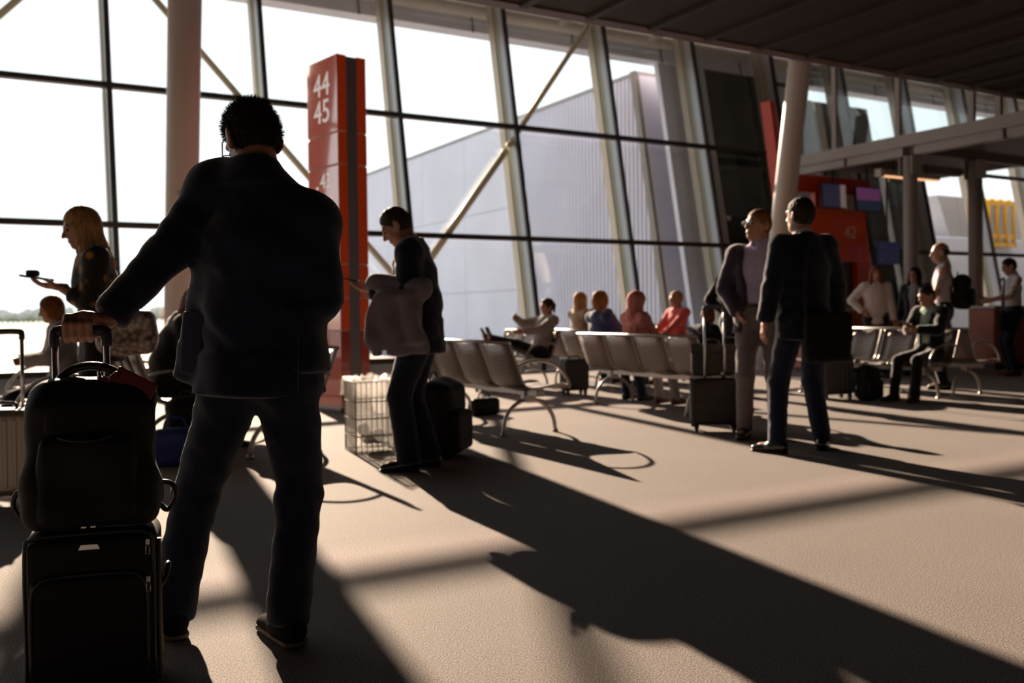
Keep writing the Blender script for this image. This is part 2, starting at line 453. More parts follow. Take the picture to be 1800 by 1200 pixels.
MB().hexa([(-1.62, -0.05, 2.2), (-1.50, -0.05, 2.2), (-1.50, 0.2, 2.2), (-1.62, 0.2, 2.2), (-2.1, -0.05, 5.1), (-1.98, -0.05, 5.1), (-1.98, 0.2, 5.1), (-2.1, 0.2, 5.1)]).done('red_post', M_reddk, port)
pbox('upper_beam', (-1.5, 0.05, 3.42), (0.9, 0.2, 3.75), M_reddk)
pbox('upper_upright', (-0.75, 0.06, 3.1), (-0.25, 0.18, 3.42), M_reddk)
pbox('door_leaf', (-1.45, 0.12, 0), (0.42, 0.17, 2.02), mat('dark_grey_door', (0.055, 0.05, 0.05), 0.5))
pbox('door_mullion', (-0.5, 0.08, 0), (-0.44, 0.12, 2.02), M_black)
pbox('green_notice', (-0.72, -0.012, 2.10), (-0.20, 0.0, 2.36), mat('green_notice', (0.06, 0.16, 0.05), 0.5))
ex = pbox('exit_sign', (-0.62, -0.05, 1.72), (-0.38, 0.0, 2.0), mat('exit_green', (0.02, 0.3, 0.16), 0.4, emit=(0.03, 0.5, 0.3), estr=0.25))
text_mesh('gate_number', '42', 0.36, mat('sign_pale', (0.75, 0.55, 0.45), 0.5), port, frame((0.20, -0.004, 2.62), (1, 0, 0), (0, 0, 1), (0, -1, 0)))
# hanging screens above the gate
def screen(loc, rz, w, h, label, cols, tilt=0.12):
    root = empty('hanging_screen', loc, rz, label=label, cat='screen')
    M = Matrix.Rotation(-tilt, 4, 'X')
    MB().box((-w / 2, 0, -h / 2), (w / 2, 0.06, h / 2), 0.01, mtx=M).done('housing', M_black, root)
    y0 = -h / 2 + 0.02; tot = h - 0.04
    for (f0, f1, x0, x1, c, e) in cols:
        MB().box((x0 * w / 2, -0.006, y0 + f0 * tot), (x1 * w / 2, -0.001, y0 + f1 * tot), mtx=M).done('display', mat('display_%d_%d_%d' % tuple(int(99 * v) for v in c), tuple(v * 0.2 for v in c), 0.4, emit=c, estr=e), root)
    MB().tube([(0, 0.04, h / 2), (0, 0.04, h / 2 + 0.45)], 0.02, 8).done('hanger', M_black, root)
screen(hall(14.9, 1.6, 3.32), AZ, 0.70, 0.50, 'hanging flight screen with a pale strip above the gate', [(0, 1, -0.95, 0.45, (0.035, 0.032, 0.07), 0.35), (0, 1, 0.5, 0.95, (0.30, 0.22, 0.20), 0.4)], 0.05)
screen(hall(15.92, 1.6, 3.30), AZ, 0.76, 0.5, 'hanging flight screen with a violet picture above the gate', [(0.45, 1, -0.95, 0.95, (0.17, 0.05, 0.15), 0.4), (0, 0.44, -0.95, 0.95, (0.02, 0.028, 0.05), 0.4)], 0.05)
# blue notice panel right of the gate
s0 = empty('blue_notice', hall(16.35, 1.75, 2.20), AZ, label='blue notice panel with white marks beside the grey column', cat='sign')
MB().box((-0.33, 0, -0.23), (0.33, 0.05, 0.23), 0.01).done('panel', mat('notice_blue', (0.02, 0.024, 0.08), 0.4, emit=(0.03, 0.035, 0.10), estr=0.2), s0)
for x, z, w_ in ((-0.2, 0.12, 0.10), (-0.12, -0.02, 0.16), (0.12, -0.1, 0.12), (-0.22, -0.14, 0.06), (0.2, 0.05, 0.08)):
    MB().box((x - w_ / 2, -0.006, z - 0.025), (x + w_ / 2, 0.0, z + 0.025)).done('white_mark', mat('notice_mark', (0.3, 0.32, 0.4), 0.5), s0)
MB().tube([(0, 0.05, 0.22), (0, 0.05, 1.55)], 0.02, 8).done('hanger', M_black, s0)
# warm strip lamp under the gallery
lm = empty('strip_lamp', hall(15.9, 2.6, 3.6), AZ, label='warm strip lamp hanging under the gallery deck', cat='lamp')
MB().box((-0.85, -0.06, 0.0), (0.85, 0.06, 0.07), 0.01).done('housing', M_white, lm)
MB().box((-0.84, -0.05, -0.02), (0.84, 0.05, 0.0)).done('tube', mat('lamp_warm', (1, 0.6, 0.35), 0.5, emit=(1.0, 0.5, 0.25), estr=1.2), lm)
MB().box((-0.95, -0.07, -0.03), (-0.85, 0.07, 0.12)).done('end_cap', M_white, lm)
for x in (-0.5, 0.5): MB().tube([(x, 0, 0.07), (x, 0, 0.31)], 0.012, 8).done('hanger', M_black, lm)

# ------------------------------------------------------------------ outside the glass
M_apron = mat('apron_concrete', (0.17, 0.16, 0.155), 0.9, noise=0.12, nscale=0.3)
b = MB(); b.hexa([hall(-400, -0.6, -0.5), hall(500, -0.6, -0.5), hall(500, -130, -0.5), hall(-400, -130, -0.5), hall(-400, -0.6, -0.25), hall(500, -0.6, -0.25), hall(500, -130, -0.25), hall(-400, -130, -0.25)])
meta(b.done('apron_ground', M_apron), 'pale concrete apron outside the windows', 'ground', kind='structure')
b = MB(); b.hexa([hall(-700, -130, -0.6), hall(900, -130, -0.6), hall(900, -900, -0.6), hall(-700, -900, -0.6), hall(-700, -130, -0.3), hall(900, -130, -0.3), hall(900, -900, -0.3), hall(-700, -900, -0.3)])
meta(b.done('grass_field', mat('dry_grass', (0.22, 0.25, 0.13), 0.95, noise=0.2, nscale=0.05)), 'flat yellowish green airfield grass beyond the apron', 'field', kind='structure')
# tree line far beyond the field, distance haze mixed into the pale crown colour
tr = random.Random(3)
for k in range(90):
    u = -40 + k * 9.0
    Y = (500, 512, 524)[k % 3] + tr.uniform(-1, 1)
    p = Vector(((u - 900) / 1631 * Y, Y, -0.3))
    h_ = tr.uniform(5.5, 9.0)
    root = empty('distant_tree', p, label='grey-green tree with haze in its colour, in the far row beyond the airfield', cat='tree', group='far tree row')
    bm = bmesh.new(); bmesh.ops.create_icosphere(bm, subdivisions=2, radius=1.0)
    for v in bm.verts:
        q = 1 + tr.uniform(-0.18, 0.18); v.co = Vector((v.co.x * 3.4 * q, v.co.y * 3.4 * q, h_ * 0.58 + v.co.z * h_ * 0.45 * q))
    me = bpy.data.meshes.new('crown'); bm.to_mesh(me); bm.free()
    link('crown', me, mat('haze_tinted_foliage', (0.42, 0.42, 0.40), 0.95), root)
    MB().tube([(0, 0, 0), (0, 0, h_ * 0.4)], 0.35, 6).done('trunk', mat('bark', (0.2, 0.17, 0.14), 0.9), root)

# pier building standing at right angles to the front
aB = 13.35
HB = 6.55
M_pier = mat('pier_lavender_panel', (0.66, 0.66, 0.77), 0.6, noise=0.05, nscale=0.6)
pier = empty('pier_building', hall(aB, -1.5, -0.3), label='pale lavender metal-clad pier building outside the glass', cat='building')
inv = Matrix.Translation(-Vector(pier.location))
def pb(name, a0, a1, d0, d1, z0, z1, m_, par=None, lean0=0.0):
    # lean0: the d0 end follows the leaning front
    f = lambda z: -FT * z if lean0 else 0.0
    o = MB().hexa([hall(a0, d0, z0), hall(a1, d0, z0), hall(a1, d1 + f(z0), z0), hall(a0, d1 + f(z0), z0), hall(a0, d0, z1), hall(a1, d0, z1), hall(a1, d1 + f(z1), z1), hall(a0, d1 + f(z1), z1)]).done(name, m_, par or pier)
    o.data.transform(inv); return o
body = pb('wall_body', aB, aB + 3.4, -27.5, -1.42, -0.3, HB, M_pier, lean0=1)
pb('parapet_cap', aB - 0.06, aB + 3.4, -27.6, -1.4, HB, HB + 0.07, mat('cap_grey', (0.33, 0.33, 0.34), 0.5), lean0=1)
# smooth wall panels in rows, joints recessed
nP = 6
for r_, (z0, z1) in enumerate(((-0.28, 1.72), (1.74, 4.1), (4.12, HB - 0.02))):
    for k in range(nP):
        d0 = -27.5 + k * 3.2
        pb('wall_panel', aB - 0.03, aB, d0 + 0.01, d0 + 3.19, z0, z1, M_pier)
# ribbed cladding near the glass: vertical ribs
d = -8.2
while d < -1.75:
    f = 0
    o = pb('rib', aB - 0.05, aB, d, d + 0.07, -0.28, min(HB - 0.02, (-d - 1.6) / FT), M_pier)
    d += 0.15
o = MB().hexa([hall(a_, -d_ - FT * z_, z_) for z_ in (-0.28, HB + 0.08) for a_, d_ in ((aB - 0.1, 1.62), (aB, 1.62), (aB, 1.44), (aB - 0.1, 1.44))]).done('corner_trim', mat('brown_trim', (0.22, 0.19, 0.17), 0.5), pier); o.data.transform(inv)
# service door frame in the pier wall
pb('service_frame', aB - 0.10, aB, -17.6, -17.35, -0.3, 2.05, mat('frame_grey', (0.30, 0.28, 0.26), 0.5))
pb('service_frame', aB - 0.10, aB, -25.0, -17.35, 1.95, 2.15, mat('frame_grey', (0.30, 0.28, 0.26), 0.5))
for k in range(3): pb('service_leaf', aB - 0.07, aB - 0.03, -25 + k * 2.5, -22.6 + k * 2.5, -0.28, 1.95, mat('leaf_grey', (0.45, 0.44, 0.44), 0.5))
# cladding right behind the glass, with louvre
clad = empty('front_cladding', front(aB + 1, 0, -0.75), label='lavender cladding behind the glass with a white louvre', cat='cladding')
inv = Matrix.Translation(-Vector(clad.location))
def fb(name, a0, a1, z0, z1, i0, i1, m_, par=None):
    o = slab(MB(), a0, a1, z0, z1, i0, i1).done(name, m_, par or clad); o.data.transform(inv); return o
fb('cladding_sheet', aB + 0.05, 14.68, 0, 7.1, -0.9, -0.76, M_pier)
M_louv = mat('louvre_white', (0.72, 0.72, 0.76), 0.5)
z = 2.2
while z < 4.25:
    fb('louvre_blade', 14.2, 14.67, z, z + 0.05, -0.75, -0.68, M_louv); z += 0.085
fb('louvre_frame', 14.14, 14.20, 2.15, 4.3, -0.75, -0.66, M_louv)
# dark glazed stair tower bay following the lean of the front
M_dkgl = mat('dark_green_glass', (0.012, 0.016, 0.015), 0.08, spec=0.6)
st = empty('dark_stair_bay', front(15.2, 0, -0.8), label='dark green glazed stair bay just outside the front', cat='building')
inv = Matrix.Translation(-Vector(st.location))
fb('dark_glazing', 14.75, 16.25, 0, 7.1, -1.0, -0.76, M_dkgl, st)
fb('white_edge', 14.69, 14.75, 0, 7.1, -1.0, -0.74, M_louv, st)
fb('dark_edge', 16.25, 16.4, 0, 7.1, -1.0, -0.74, M_dark, st)
# pale block and second dark bay beyond the gate
bl = empty('apron_block', front(18, 0, -3), label='pale lavender block outside behind the gallery glass', cat='building')
inv = Matrix.Translation(-Vector(bl.location))
fb('block_body', 16.85, 18.15, 0, 6.6, -1.3, -0.9, M_pier, bl)
fb('block_cap', 16.85, 18.15, 6.6, 6.75, -1.35, -0.85, M_dark, bl)
s2 = empty('dark_link_bay', front(20, 0, -1), label='dark glazed link bay outside with narrow bright slits', cat='building')
inv = Matrix.Translation(-Vector(s2.location))
for a0, a1 in ((18.2, 19.45), (19.6, 20.35), (20.5, 21.35)):
    fb('dark_glazing', a0, a1, 0, 6.3 if a0 < 20 else 4.6, -1.0, -0.8, M_dkgl, s2)
    fb('pale_edge', a0 - 0.06, a0, 0, 6.3 if a0 < 20 else 4.6, -1.0, -0.75, M_louv, s2)
# boarding bridge with a yellow service ladder
jb = empty('boarding_bridge', hall(29.6, -6.0, 0), AZ, label='pale boarding bridge with yellow hoop ladder outside', cat='bridge')
M_jb = mat('bridge_grey', (0.42, 0.41, 0.42), 0.6)
M_yel = mat('ladder_yellow', (0.80, 0.42, 0.02), 0.45)
MB().box((-2.6, 0, -0.3), (9, 3, 3.55), 0.05).done('lower_body', M_pier, jb)
MB().hexa([(0.2, 0.2, 3.55), (9, 0.2, 3.55), (9, 3, 3.55), (0.2, 3, 3.55), (-0.5, 0.2, 5.0), (9, 0.2, 5.0), (9, 3, 5.0), (-0.5, 3, 5.0)]).done('upper_cabin', M_jb, jb)
lad = MB()
for x in (1.9, 2.4, 2.9, 3.4): lad.tube([(x, -0.15, 3.3), (x, -0.15, 4.75), (x, 0.0, 4.95), (x, 0.25, 4.95)], 0.07, 8)
lad.done('hoop_ladder', M_yel, jb)
for z in (3.25, 3.55, 4.75): MB().box((1.85, -0.2, z), (3.5, -0.1, z + 0.16)).done('ladder_rail', M_yel, jb)
M_cnt = mat('counter_terracotta', (0.34, 0.075, 0.03), 0.5)
for (cx_, cy_, w_, lab) in ((5.95, 15.6, 2.4, 'terracotta gate counter behind the woman in white'), (8.7, 15.9, 1.5, 'terracotta counter behind the man in the white shirt')):
    gc = empty('gate_counter', (cx_, cy_, 0), AZ * 0.4, label=lab, cat='counter')
    MB().box((-w_ / 2, -0.3, 0.08), (w_ / 2, 0.3, 1.02), 0.01).done('body', M_cnt, gc)
    MB().box((-w_ / 2 + 0.04, -0.26, 0.0), (w_ / 2 - 0.04, 0.26, 0.08)).done('plinth', M_black, gc)
    MB().box((-w_ / 2 - 0.04, -0.36, 1.02), (w_ / 2 + 0.04, 0.36, 1.07), 0.008).done('worktop', M_gal, gc)
    for k_ in range(3):
        x_ = -w_ / 2 + w_ * (k_ + 0.5) / 3
        MB().box((x_ - w_ / 6 + 0.02, -0.315, 0.14), (x_ + w_ / 6 - 0.02, -0.3, 0.96), 0.004).done('front_panel', M_cnt, gc)
# ================================================================== soft shapes: signed distance fields -> one mesh
def nv(a): 
    a = np.asarray(a, float); return a / (np.linalg.norm(a) + 1e-12)
class Prim:
    """tapered capsule with elliptic section: a->b, radii (side, depth) at both ends"""
    def __init__(s, a, b, ra, rb, side=None, k=0.03, op='+', cap=1.0):
        s.a, s.b = np.asarray(a, float), np.asarray(b, float)
        s.ra = np.array(ra if isinstance(ra, (tuple, list)) else (ra, ra), float)
        s.rb = np.array(rb if isinstance(rb, (tuple, list)) else (rb, rb), float)
        s.k, s.op, s.cap = k, op, cap
        ax = s.b - s.a; s.L = np.linalg.norm(ax)
        s.ax = ax / s.L if s.L > 1e-9 else np.array([0, 0, 1.0])
        sd = np.array(side if side is not None else (1, 0, 0), float)
        sd = sd - s.ax * sd.dot(s.ax)
        if np.linalg.norm(sd) < 1e-3:
            sd = np.array([0, 1.0, 0]) - s.ax * s.ax[1]
        s.sd = nv(sd); s.dp = np.cross(s.ax, s.sd)
    def bounds(s):
        r = max(s.ra.max(), s.rb.max()) * max(1, s.cap)
        return np.minimum(s.a, s.b) - r, np.maximum(s.a, s.b) + r
    def ev(s, X, Y, Z):
        x, y, z = X - s.a[0], Y - s.a[1], Z - s.a[2]
        h = x * s.ax[0] + y * s.ax[1] + z * s.ax[2]
        u = x * s.sd[0] + y * s.sd[1] + z * s.sd[2]
        v = x * s.dp[0] + y * s.dp[1] + z * s.dp[2]
        t = np.clip(h / s.L, 0, 1) if s.L > 1e-9 else np.zeros_like(h)
        rs = s.ra[0] + (s.rb[0] - s.ra[0]) * t; rd = s.ra[1] + (s.rb[1] - s.ra[1]) * t
        e = h - t * s.L
        m = np.minimum(rs, rd); rc = m * s.cap
        q = np.sqrt((u / rs) ** 2 + (v / rd) ** 2 + (e / rc) ** 2)
        return (q - 1) * np.where(q < 1, m, np.sqrt(rs * rd) * 0.5 + m * 0.5)
class Ell:
    def __init__(s, c, r, R=None, k=0.02, op='+'):
        s.c = np.asarray(c, float); s.r = np.asarray(r, float) if np.ndim(r) else np.array([r, r, r], float)
        s.R = np.asarray(R, float) if R is not None else np.eye(3); s.k, s.op = k, op
    def bounds(s):
        m = s.r.max(); return s.c - m, s.c + m
    def ev(s, X, Y, Z):
        x, y, z = X - s.c[0], Y - s.c[1], Z - s.c[2]
        q = [x * s.R[0, i] + y * s.R[1, i] + z * s.R[2, i] for i in range(3)]
        g = np.sqrt((q[0] / s.r[0]) ** 2 + (q[1] / s.r[1]) ** 2 + (q[2] / s.r[2]) ** 2)
        return (g - 1) * s.r.min()
class RBox:
    def __init__(s, c, hsz, rad, R=None, k=0.02, op='+'):
        s.c = np.asarray(c, float); s.h = np.asarray(hsz, float); s.rad = rad
        s.R = np.asarray(R, float) if R is not None else np.eye(3); s.k, s.op = k, op
    def bounds(s):
        m = np.linalg.norm(s.h); return s.c - m, s.c + m
    def ev(s, X, Y, Z):
        x, y, z = X - s.c[0], Y - s.c[1], Z - s.c[2]
        q = [np.abs(x * s.R[0, i] + y * s.R[1, i] + z * s.R[2, i]) - s.h[i] + s.rad for i in range(3)]
        o = np.sqrt(sum(np.maximum(v, 0) ** 2 for v in q))
        return o + np.minimum(np.maximum(np.maximum(q[0], q[1]), q[2]), 0) - s.rad
class Cut:
    """keep the half space where (p - o).n < 0"""
    op = '&'
    def __init__(s, o, n, k=0.0): s.o, s.n, s.k = np.asarray(o, float), nv(n), k
    def ev(s, X, Y, Z): return (X - s.o[0]) * s.n[0] + (Y - s.o[1]) * s.n[1] + (Z - s.o[2]) * s.n[2]
def smin(a, b, k):
    if k <= 0: return np.minimum(a, b)
    h = np.maximum(k - np.abs(a - b), 0) / k
    return np.minimum(a, b) - h * h * k * 0.25
def mesh_sdf(prims, res, disp=None):
    """surface nets over the union of prims; returns verts, quads"""
    add = [p for p in prims if p.op == '+']
    lo = np.min([p.bounds()[0] for p in add], 0) - 3 * res; hi = np.max([p.bounds()[1] for p in add], 0) + 3 * res
    n = np.maximum(np.ceil((hi - lo) / res).astype(int) + 1, 4)
    D = np.full(n, 0.25, np.float32)
    axs = [lo[i] + res * np.arange(n[i]) for i in range(3)]
    for p in prims:
        if p.op == '&':
            X, Y, Z = np.meshgrid(*axs, indexing='ij', sparse=True)
            D = -smin(-D, -(p.ev(X, Y, Z) + 0 * D), p.k); continue
        bl, bh = p.bounds(); mg = p.k + 3 * res + 0.02
        i0 = np.clip(np.floor((bl - mg - lo) / res).astype(int), 0, n - 1); i1 = np.clip(np.ceil((bh + mg - lo) / res).astype(int) + 1, 1, n)
        if np.any(i1 <= i0): continue
        sl = tuple(slice(i0[i], i1[i]) for i in range(3))
        X, Y, Z = np.meshgrid(*[axs[i][sl[i]] for i in range(3)], indexing='ij', sparse=True)
        d = p.ev(X, Y, Z)
        if p.op == '+': D[sl] = smin(D[sl], d, p.k)
        else: D[sl] = -smin(-D[sl], d, p.k)
    if disp is not None:
        X, Y, Z = np.meshgrid(*axs, indexing='ij', sparse=True)
        near = np.abs(D) < 0.06
        idx = np.nonzero(near)
        D[idx] += disp(axs[0][idx[0]], axs[1][idx[1]], axs[2][idx[2]]).astype(np.float32)
    S = D < 0
    c = [S[i:n[0] - 1 + i, j:n[1] - 1 + j, k:n[2] - 1 + k] for i in (0, 1) for j in (0, 1) for k in (0, 1)]
    cnt = sum(x.astype(np.int8) for x in c)
    act = (cnt > 0) & (cnt < 8)
    I, J, K = np.nonzero(act)
    ids = np.full(act.shape, -1, np.int64); ids[I, J, K] = np.arange(len(I))
    off = [(i, j, k) for i in (0, 1) for j in (0, 1) for k in (0, 1)]
    V = np.stack([D[I + o[0], J + o[1], K + o[2]] for o in off], 1).astype(float)
    P = np.zeros((len(I), 3)); C = np.zeros(len(I))
    for a in range(8):
        for b_ in range(a + 1, 8):
            da = np.array(off[b_]) - np.array(off[a])
            if np.abs(da).sum() != 1: continue
            x = (V[:, a] < 0) != (V[:, b_] < 0)
            t = np.where(x, V[:, a] / np.where(x, V[:, a] - V[:, b_], 1), 0)
            P += np.where(x[:, None], np.array(off[a]) + t[:, None] * da, 0); C += x
    P = (P / C[:, None] + np.stack([I, J, K], 1)) * res + lo
    Q = []
    for ax in range(3):
        s0 = [slice(None)] * 3; s1 = [slice(None)] * 3
        s0[ax] = slice(0, n[ax] - 1); s1[ax] = slice(1, n[ax])
        A, B = S[tuple(s0)], S[tuple(s1)]
        x = A != B
        i, j, k = np.nonzero(x)
        o1, o2 = [(1, 2), (2, 0), (0, 1)][ax]
        g = np.stack([i, j, k], 1)
        ok = (g[:, o1] > 0) & (g[:, o2] > 0) & (g[:, o1] < n[o1] - 1) & (g[:, o2] < n[o2] - 1)
        g = g[ok]; fl = A[tuple(g.T)]
        e1 = np.zeros(3, int); e1[o1] = 1; e2 = np.zeros(3, int); e2[o2] = 1
        q = np.stack([ids[tuple((g - e1 - e2).T)], ids[tuple((g - e2).T)], ids[tuple(g.T)], ids[tuple((g - e1).T)]], 1)
        q[~fl] = q[~fl][:, ::-1]
        Q.append(q)
    Q = np.concatenate(Q)
    Q = Q[(Q >= 0).all(1)]
    return P, Q
def sdf_object(name, pieces, material, parent=None, smooth_it=1, origin=None):
    """pieces: list of (prims, res[, disp]) joined into one mesh object"""
    VS, QS, o = [], [], 0
    for pc in pieces:
        P, Q = mesh_sdf(*pc)
        for _ in range(smooth_it):      # light relax along edges
            S_ = np.zeros_like(P); c_ = np.zeros(len(P))
            for a in range(4):
                np.add.at(S_, Q[:, a], P[Q[:, (a + 1) % 4]]); np.add.at(c_, Q[:, a], 1)
            P = np.where(c_[:, None] > 0, P * 0.45 + 0.55 * S_ / np.maximum(c_, 1)[:, None], P)
        VS.append(P); QS.append(Q + o); o += len(P)
    P = np.concatenate(VS); Q = np.concatenate(QS)
    if origin is not None: P = P - np.asarray(origin)
    me = bpy.data.meshes.new(name)
    me.vertices.add(len(P)); me.vertices.foreach_set('co', P.astype(np.float32).ravel())
    me.loops.add(Q.size); me.loops.foreach_set('vertex_index', Q.astype(np.int32).ravel())
    me.polygons.add(len(Q))
    me.polygons.foreach_set('loop_start', np.arange(0, Q.size, 4, dtype=np.int32))
    me.polygons.foreach_set('loop_total', np.full(len(Q), 4, np.int32))
    me.polygons.foreach_set('use_smooth', np.ones(len(Q), bool))
    me.update(); me.validate()
    return link(name, me, material, parent)
# ================================================================== benches
M_steel = mat('brushed_steel_tube', (0.42, 0.39, 0.37), 0.32, 0.85)
M_perf = perforated_mat('perforated_steel', (0.24, 0.20, 0.185), 75.0, 0.48, 0.6, 0.35)
SPITCH = 0.52
def seat_profile():
    pts = [(0.60, 0.405), (0.56, 0.435), (0.46, 0.428), (0.34, 0.412), (0.25, 0.408), (0.19, 0.425), (0.15, 0.47), (0.115, 0.56), (0.07, 0.68), (0.03, 0.79)]
    return pts
def sheet(prof, x0, x1, t=0.012, bow=0.02):
    """thin bent sheet between x0 and x1 along a y,z profile, slightly dished across"""
    bm = bmesh.new(); nx = 5; rows = []
    n = len(prof)
    for side in (0, 1):
        R_ = []
        for i, (y, z) in enumerate(prof):
            a, b_ = prof[max(i - 1, 0)], prof[min(i + 1, n - 1)]
            ty, tz = b_[0] - a[0], b_[1] - a[1]; l = math.hypot(ty, tz); ny, nz = tz / l, -ty / l
            row = []
            for j in range(nx):
                f = j / (nx - 1) * 2 - 1
                o = side * t + bow * (1 - f * f)
                row.append(bm.verts.new((x0 + (x1 - x0) * (f + 1) / 2, y - ny * o, z - nz * o)))
            R_.append(row)
        rows.append(R_)
    for side in (0, 1):
        for i in range(n - 1):
            for j in range(nx - 1):
                q = (rows[side][i][j], rows[side][i][j + 1], rows[side][i + 1][j + 1], rows[side][i + 1][j])
                f = bm.faces.new(q if side else q[::-1]); f.smooth = True
    edge = [(i, 0) for i in range(n)] + [(n - 1, j) for j in range(1, nx)] + [(i, nx - 1) for i in range(n - 2, -1, -1)] + [(0, j) for j in range(nx - 2, 0, -1)]
    for k in range(len(edge)):
        a, b_ = edge[k], edge[(k + 1) % len(edge)]
        bm.faces.new((rows[0][a[0]][a[1]], rows[0][b_[0]][b_[1]], rows[1][b_[0]][b_[1]], rows[1][a[0]][a[1]]))
    s = MB(); s.bm.free(); s.bm = bm
    return s
def smooth_path(pts, n=4):
    """catmull-rom through pts"""
    P = [Vector(p) for p in pts]; out = []
    for i in range(len(P) - 1):
        p0, p1, p2, p3 = P[max(i - 1, 0)], P[i], P[i + 1], P[min(i + 2, len(P) - 1)]
        for k in range(n):
            t = k / n
            out.append(0.5 * ((2 * p1) + (p2 - p0) * t + (2 * p0 - 5 * p1 + 4 * p2 - p3) * t * t + (3 * p1 - p0 - 3 * p2 + p3) * t ** 3))
    out.append(P[-1]); return out
_bench = {}
def bench(n, near_end, facing, label):
    """near_end: ground point under the back's top at the end nearest the hall middle; facing +1 along W3, -1 against"""
    rz = AZ - math.pi / 2 if facing > 0 else AZ + math.pi / 2
    L = n * SPITCH
    c = Vector((near_end[0], near_end[1], 0)) - N3 * (L / 2)
    root = empty('waiting_bench', c, rz, label=label, cat='bench')
    prof = seat_profile()
    if not _bench:
        _bench['pan'] = sheet(prof[:6], -SPITCH / 2 + 0.035, SPITCH / 2 - 0.035).done('seat', M_perf).data
        _bench['back'] = sheet(prof[5:], -SPITCH / 2 + 0.035, SPITCH / 2 - 0.035).done('backrest', M_perf).data
        b = MB()
        for x in (-SPITCH / 2 + 0.028, SPITCH / 2 - 0.028):
            b.tube(smooth_path([(x, y + 0.006, z) for y, z in prof]), 0.011, 8)
        _bench['rim'] = b.done('seat_rim', M_steel).data
        b = MB(); b.tube(smooth_path([(0, 0.10, 0.02), (0, 0.115, 0.13), (0, 0.17, 0.22), (0, 0.26, 0.28), (0, 0.35, 0.295), (0, 0.45, 0.28), (0, 0.54, 0.22), (0, 0.60, 0.13), (0, 0.62, 0.02)]), 0.018, 10)
        b.tube([(0, 0.10, 0.0), (0, 0.10, 0.025)], 0.026, 10); b.tube([(0, 0.62, 0.0), (0, 0.62, 0.025)], 0.026, 10)
        b.box((-0.035, 0.29, 0.28), (0.035, 0.41, 0.40), 0.008)
        _bench['leg'] = b.done('leg', M_steel).data
        b = MB(); b.tube(smooth_path([(0, 0.095, 0.60), (0, 0.20, 0.635), (0, 0.34, 0.64), (0, 0.47, 0.60), (0, 0.56, 0.52), (0, 0.605, 0.44), (0, 0.60, 0.405)]), 0.014, 8)
        _bench['arm'] = b.done('armrest', M_steel).data
        for o in [o for o in COL.objects if o.name in ('seat', 'backrest', 'seat_rim', 'leg', 'armrest')]: bpy.data.objects.remove(o)
    def add(name, key, x): 
        o = link(name, _bench[key], None, root, (x, 0, 0)); return o
    for i in range(n):
        x = -L / 2 + SPITCH * (i + 0.5)
        add('seat', 'pan', x); add('backrest', 'back', x); add('seat_rim', 'rim', x)
    MB().box((-L / 2 + 0.05, 0.31, 0.335), (L / 2 - 0.05, 0.39, 0.395), 0.006).done('beam', M_steel, root)
    MB().tube([(-L / 2 + 0.02, 0.025, 0.80), (L / 2 - 0.02, 0.025, 0.80)], 0.014, 10).done('top_rail', M_steel, root)
    for x in (-L / 2 + 0.26, L / 2 - 0.26): add('leg', 'leg', x)
    for x in (-L / 2 + 0.01, L / 2 - 0.01): add('armrest', 'arm', x)
    root['n'] = n
    del root['n']
    return root
bench(4, (-0.04, 7.58), 1, 'steel waiting bench with its back to the shadow of the phone man, empty front seat')
bench(4, (1.76, 8.88), 1, 'steel waiting bench where the person in the pink headscarf sits')
bench(4, (5.08, 10.42), -1, 'steel waiting bench where the boy in the green shirt sits')
bench(4, (5.20, 10.58), 1, 'steel waiting bench standing back to back with the boy\'s bench')
bench(4, (-1.26, 6.86), -1, 'steel waiting bench in front of the red pylon')
bench(4, (-2.78, 6.8), 1, 'steel waiting bench under the seated woman in the black jacket')
bench(4, (-2.92, 6.72), -1, 'steel waiting bench where the red-haired traveller in grey sits')
bench(3, (0.70, 12.75), -1, 'steel waiting bench where the reclining woman rests her boots')
bench(3, (1.2, 12.6), 1, 'steel waiting bench by the windows under the dark-haired sitter')
bench(3, (2.77, 13.7), -1, 'steel waiting bench where the person in the coral shirt sits')

# ================================================================== red pylon 44 / 45 / 43
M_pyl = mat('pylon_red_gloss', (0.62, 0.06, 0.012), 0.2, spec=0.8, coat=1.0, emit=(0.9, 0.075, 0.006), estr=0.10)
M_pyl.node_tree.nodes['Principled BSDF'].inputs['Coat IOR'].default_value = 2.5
M_pyl.node_tree.nodes['Principled BSDF'].inputs['Coat Roughness'].default_value = 0.06
M_pyl0 = mat('pylon_foot_red_gloss', (0.50, 0.04, 0.01), 0.2, spec=0.8, coat=0.8)
M_core = mat('pylon_core_grey', (0.20, 0.19, 0.23), 0.4)
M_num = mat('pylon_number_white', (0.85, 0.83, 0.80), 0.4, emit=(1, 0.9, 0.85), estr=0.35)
pc = Vector((-1.84, 9.97, 0))
bd = Vector((-0.648, 0.761, 0))      # along the broad face
nd = Vector((0.761, 0.648, 0))       # across
py = empty('gate_pylon', pc + bd * 0.335 + nd * 0.18, math.atan2(nd.y, nd.x) - math.pi / 2 + math.pi / 2 - math.pi / 2,
           label='tall glossy red pylon sign listing gates 44, 45 and 43', cat='sign')
# local frame: x along bd, y along nd
py.rotation_euler = (0, 0, math.atan2(bd.y, bd.x))
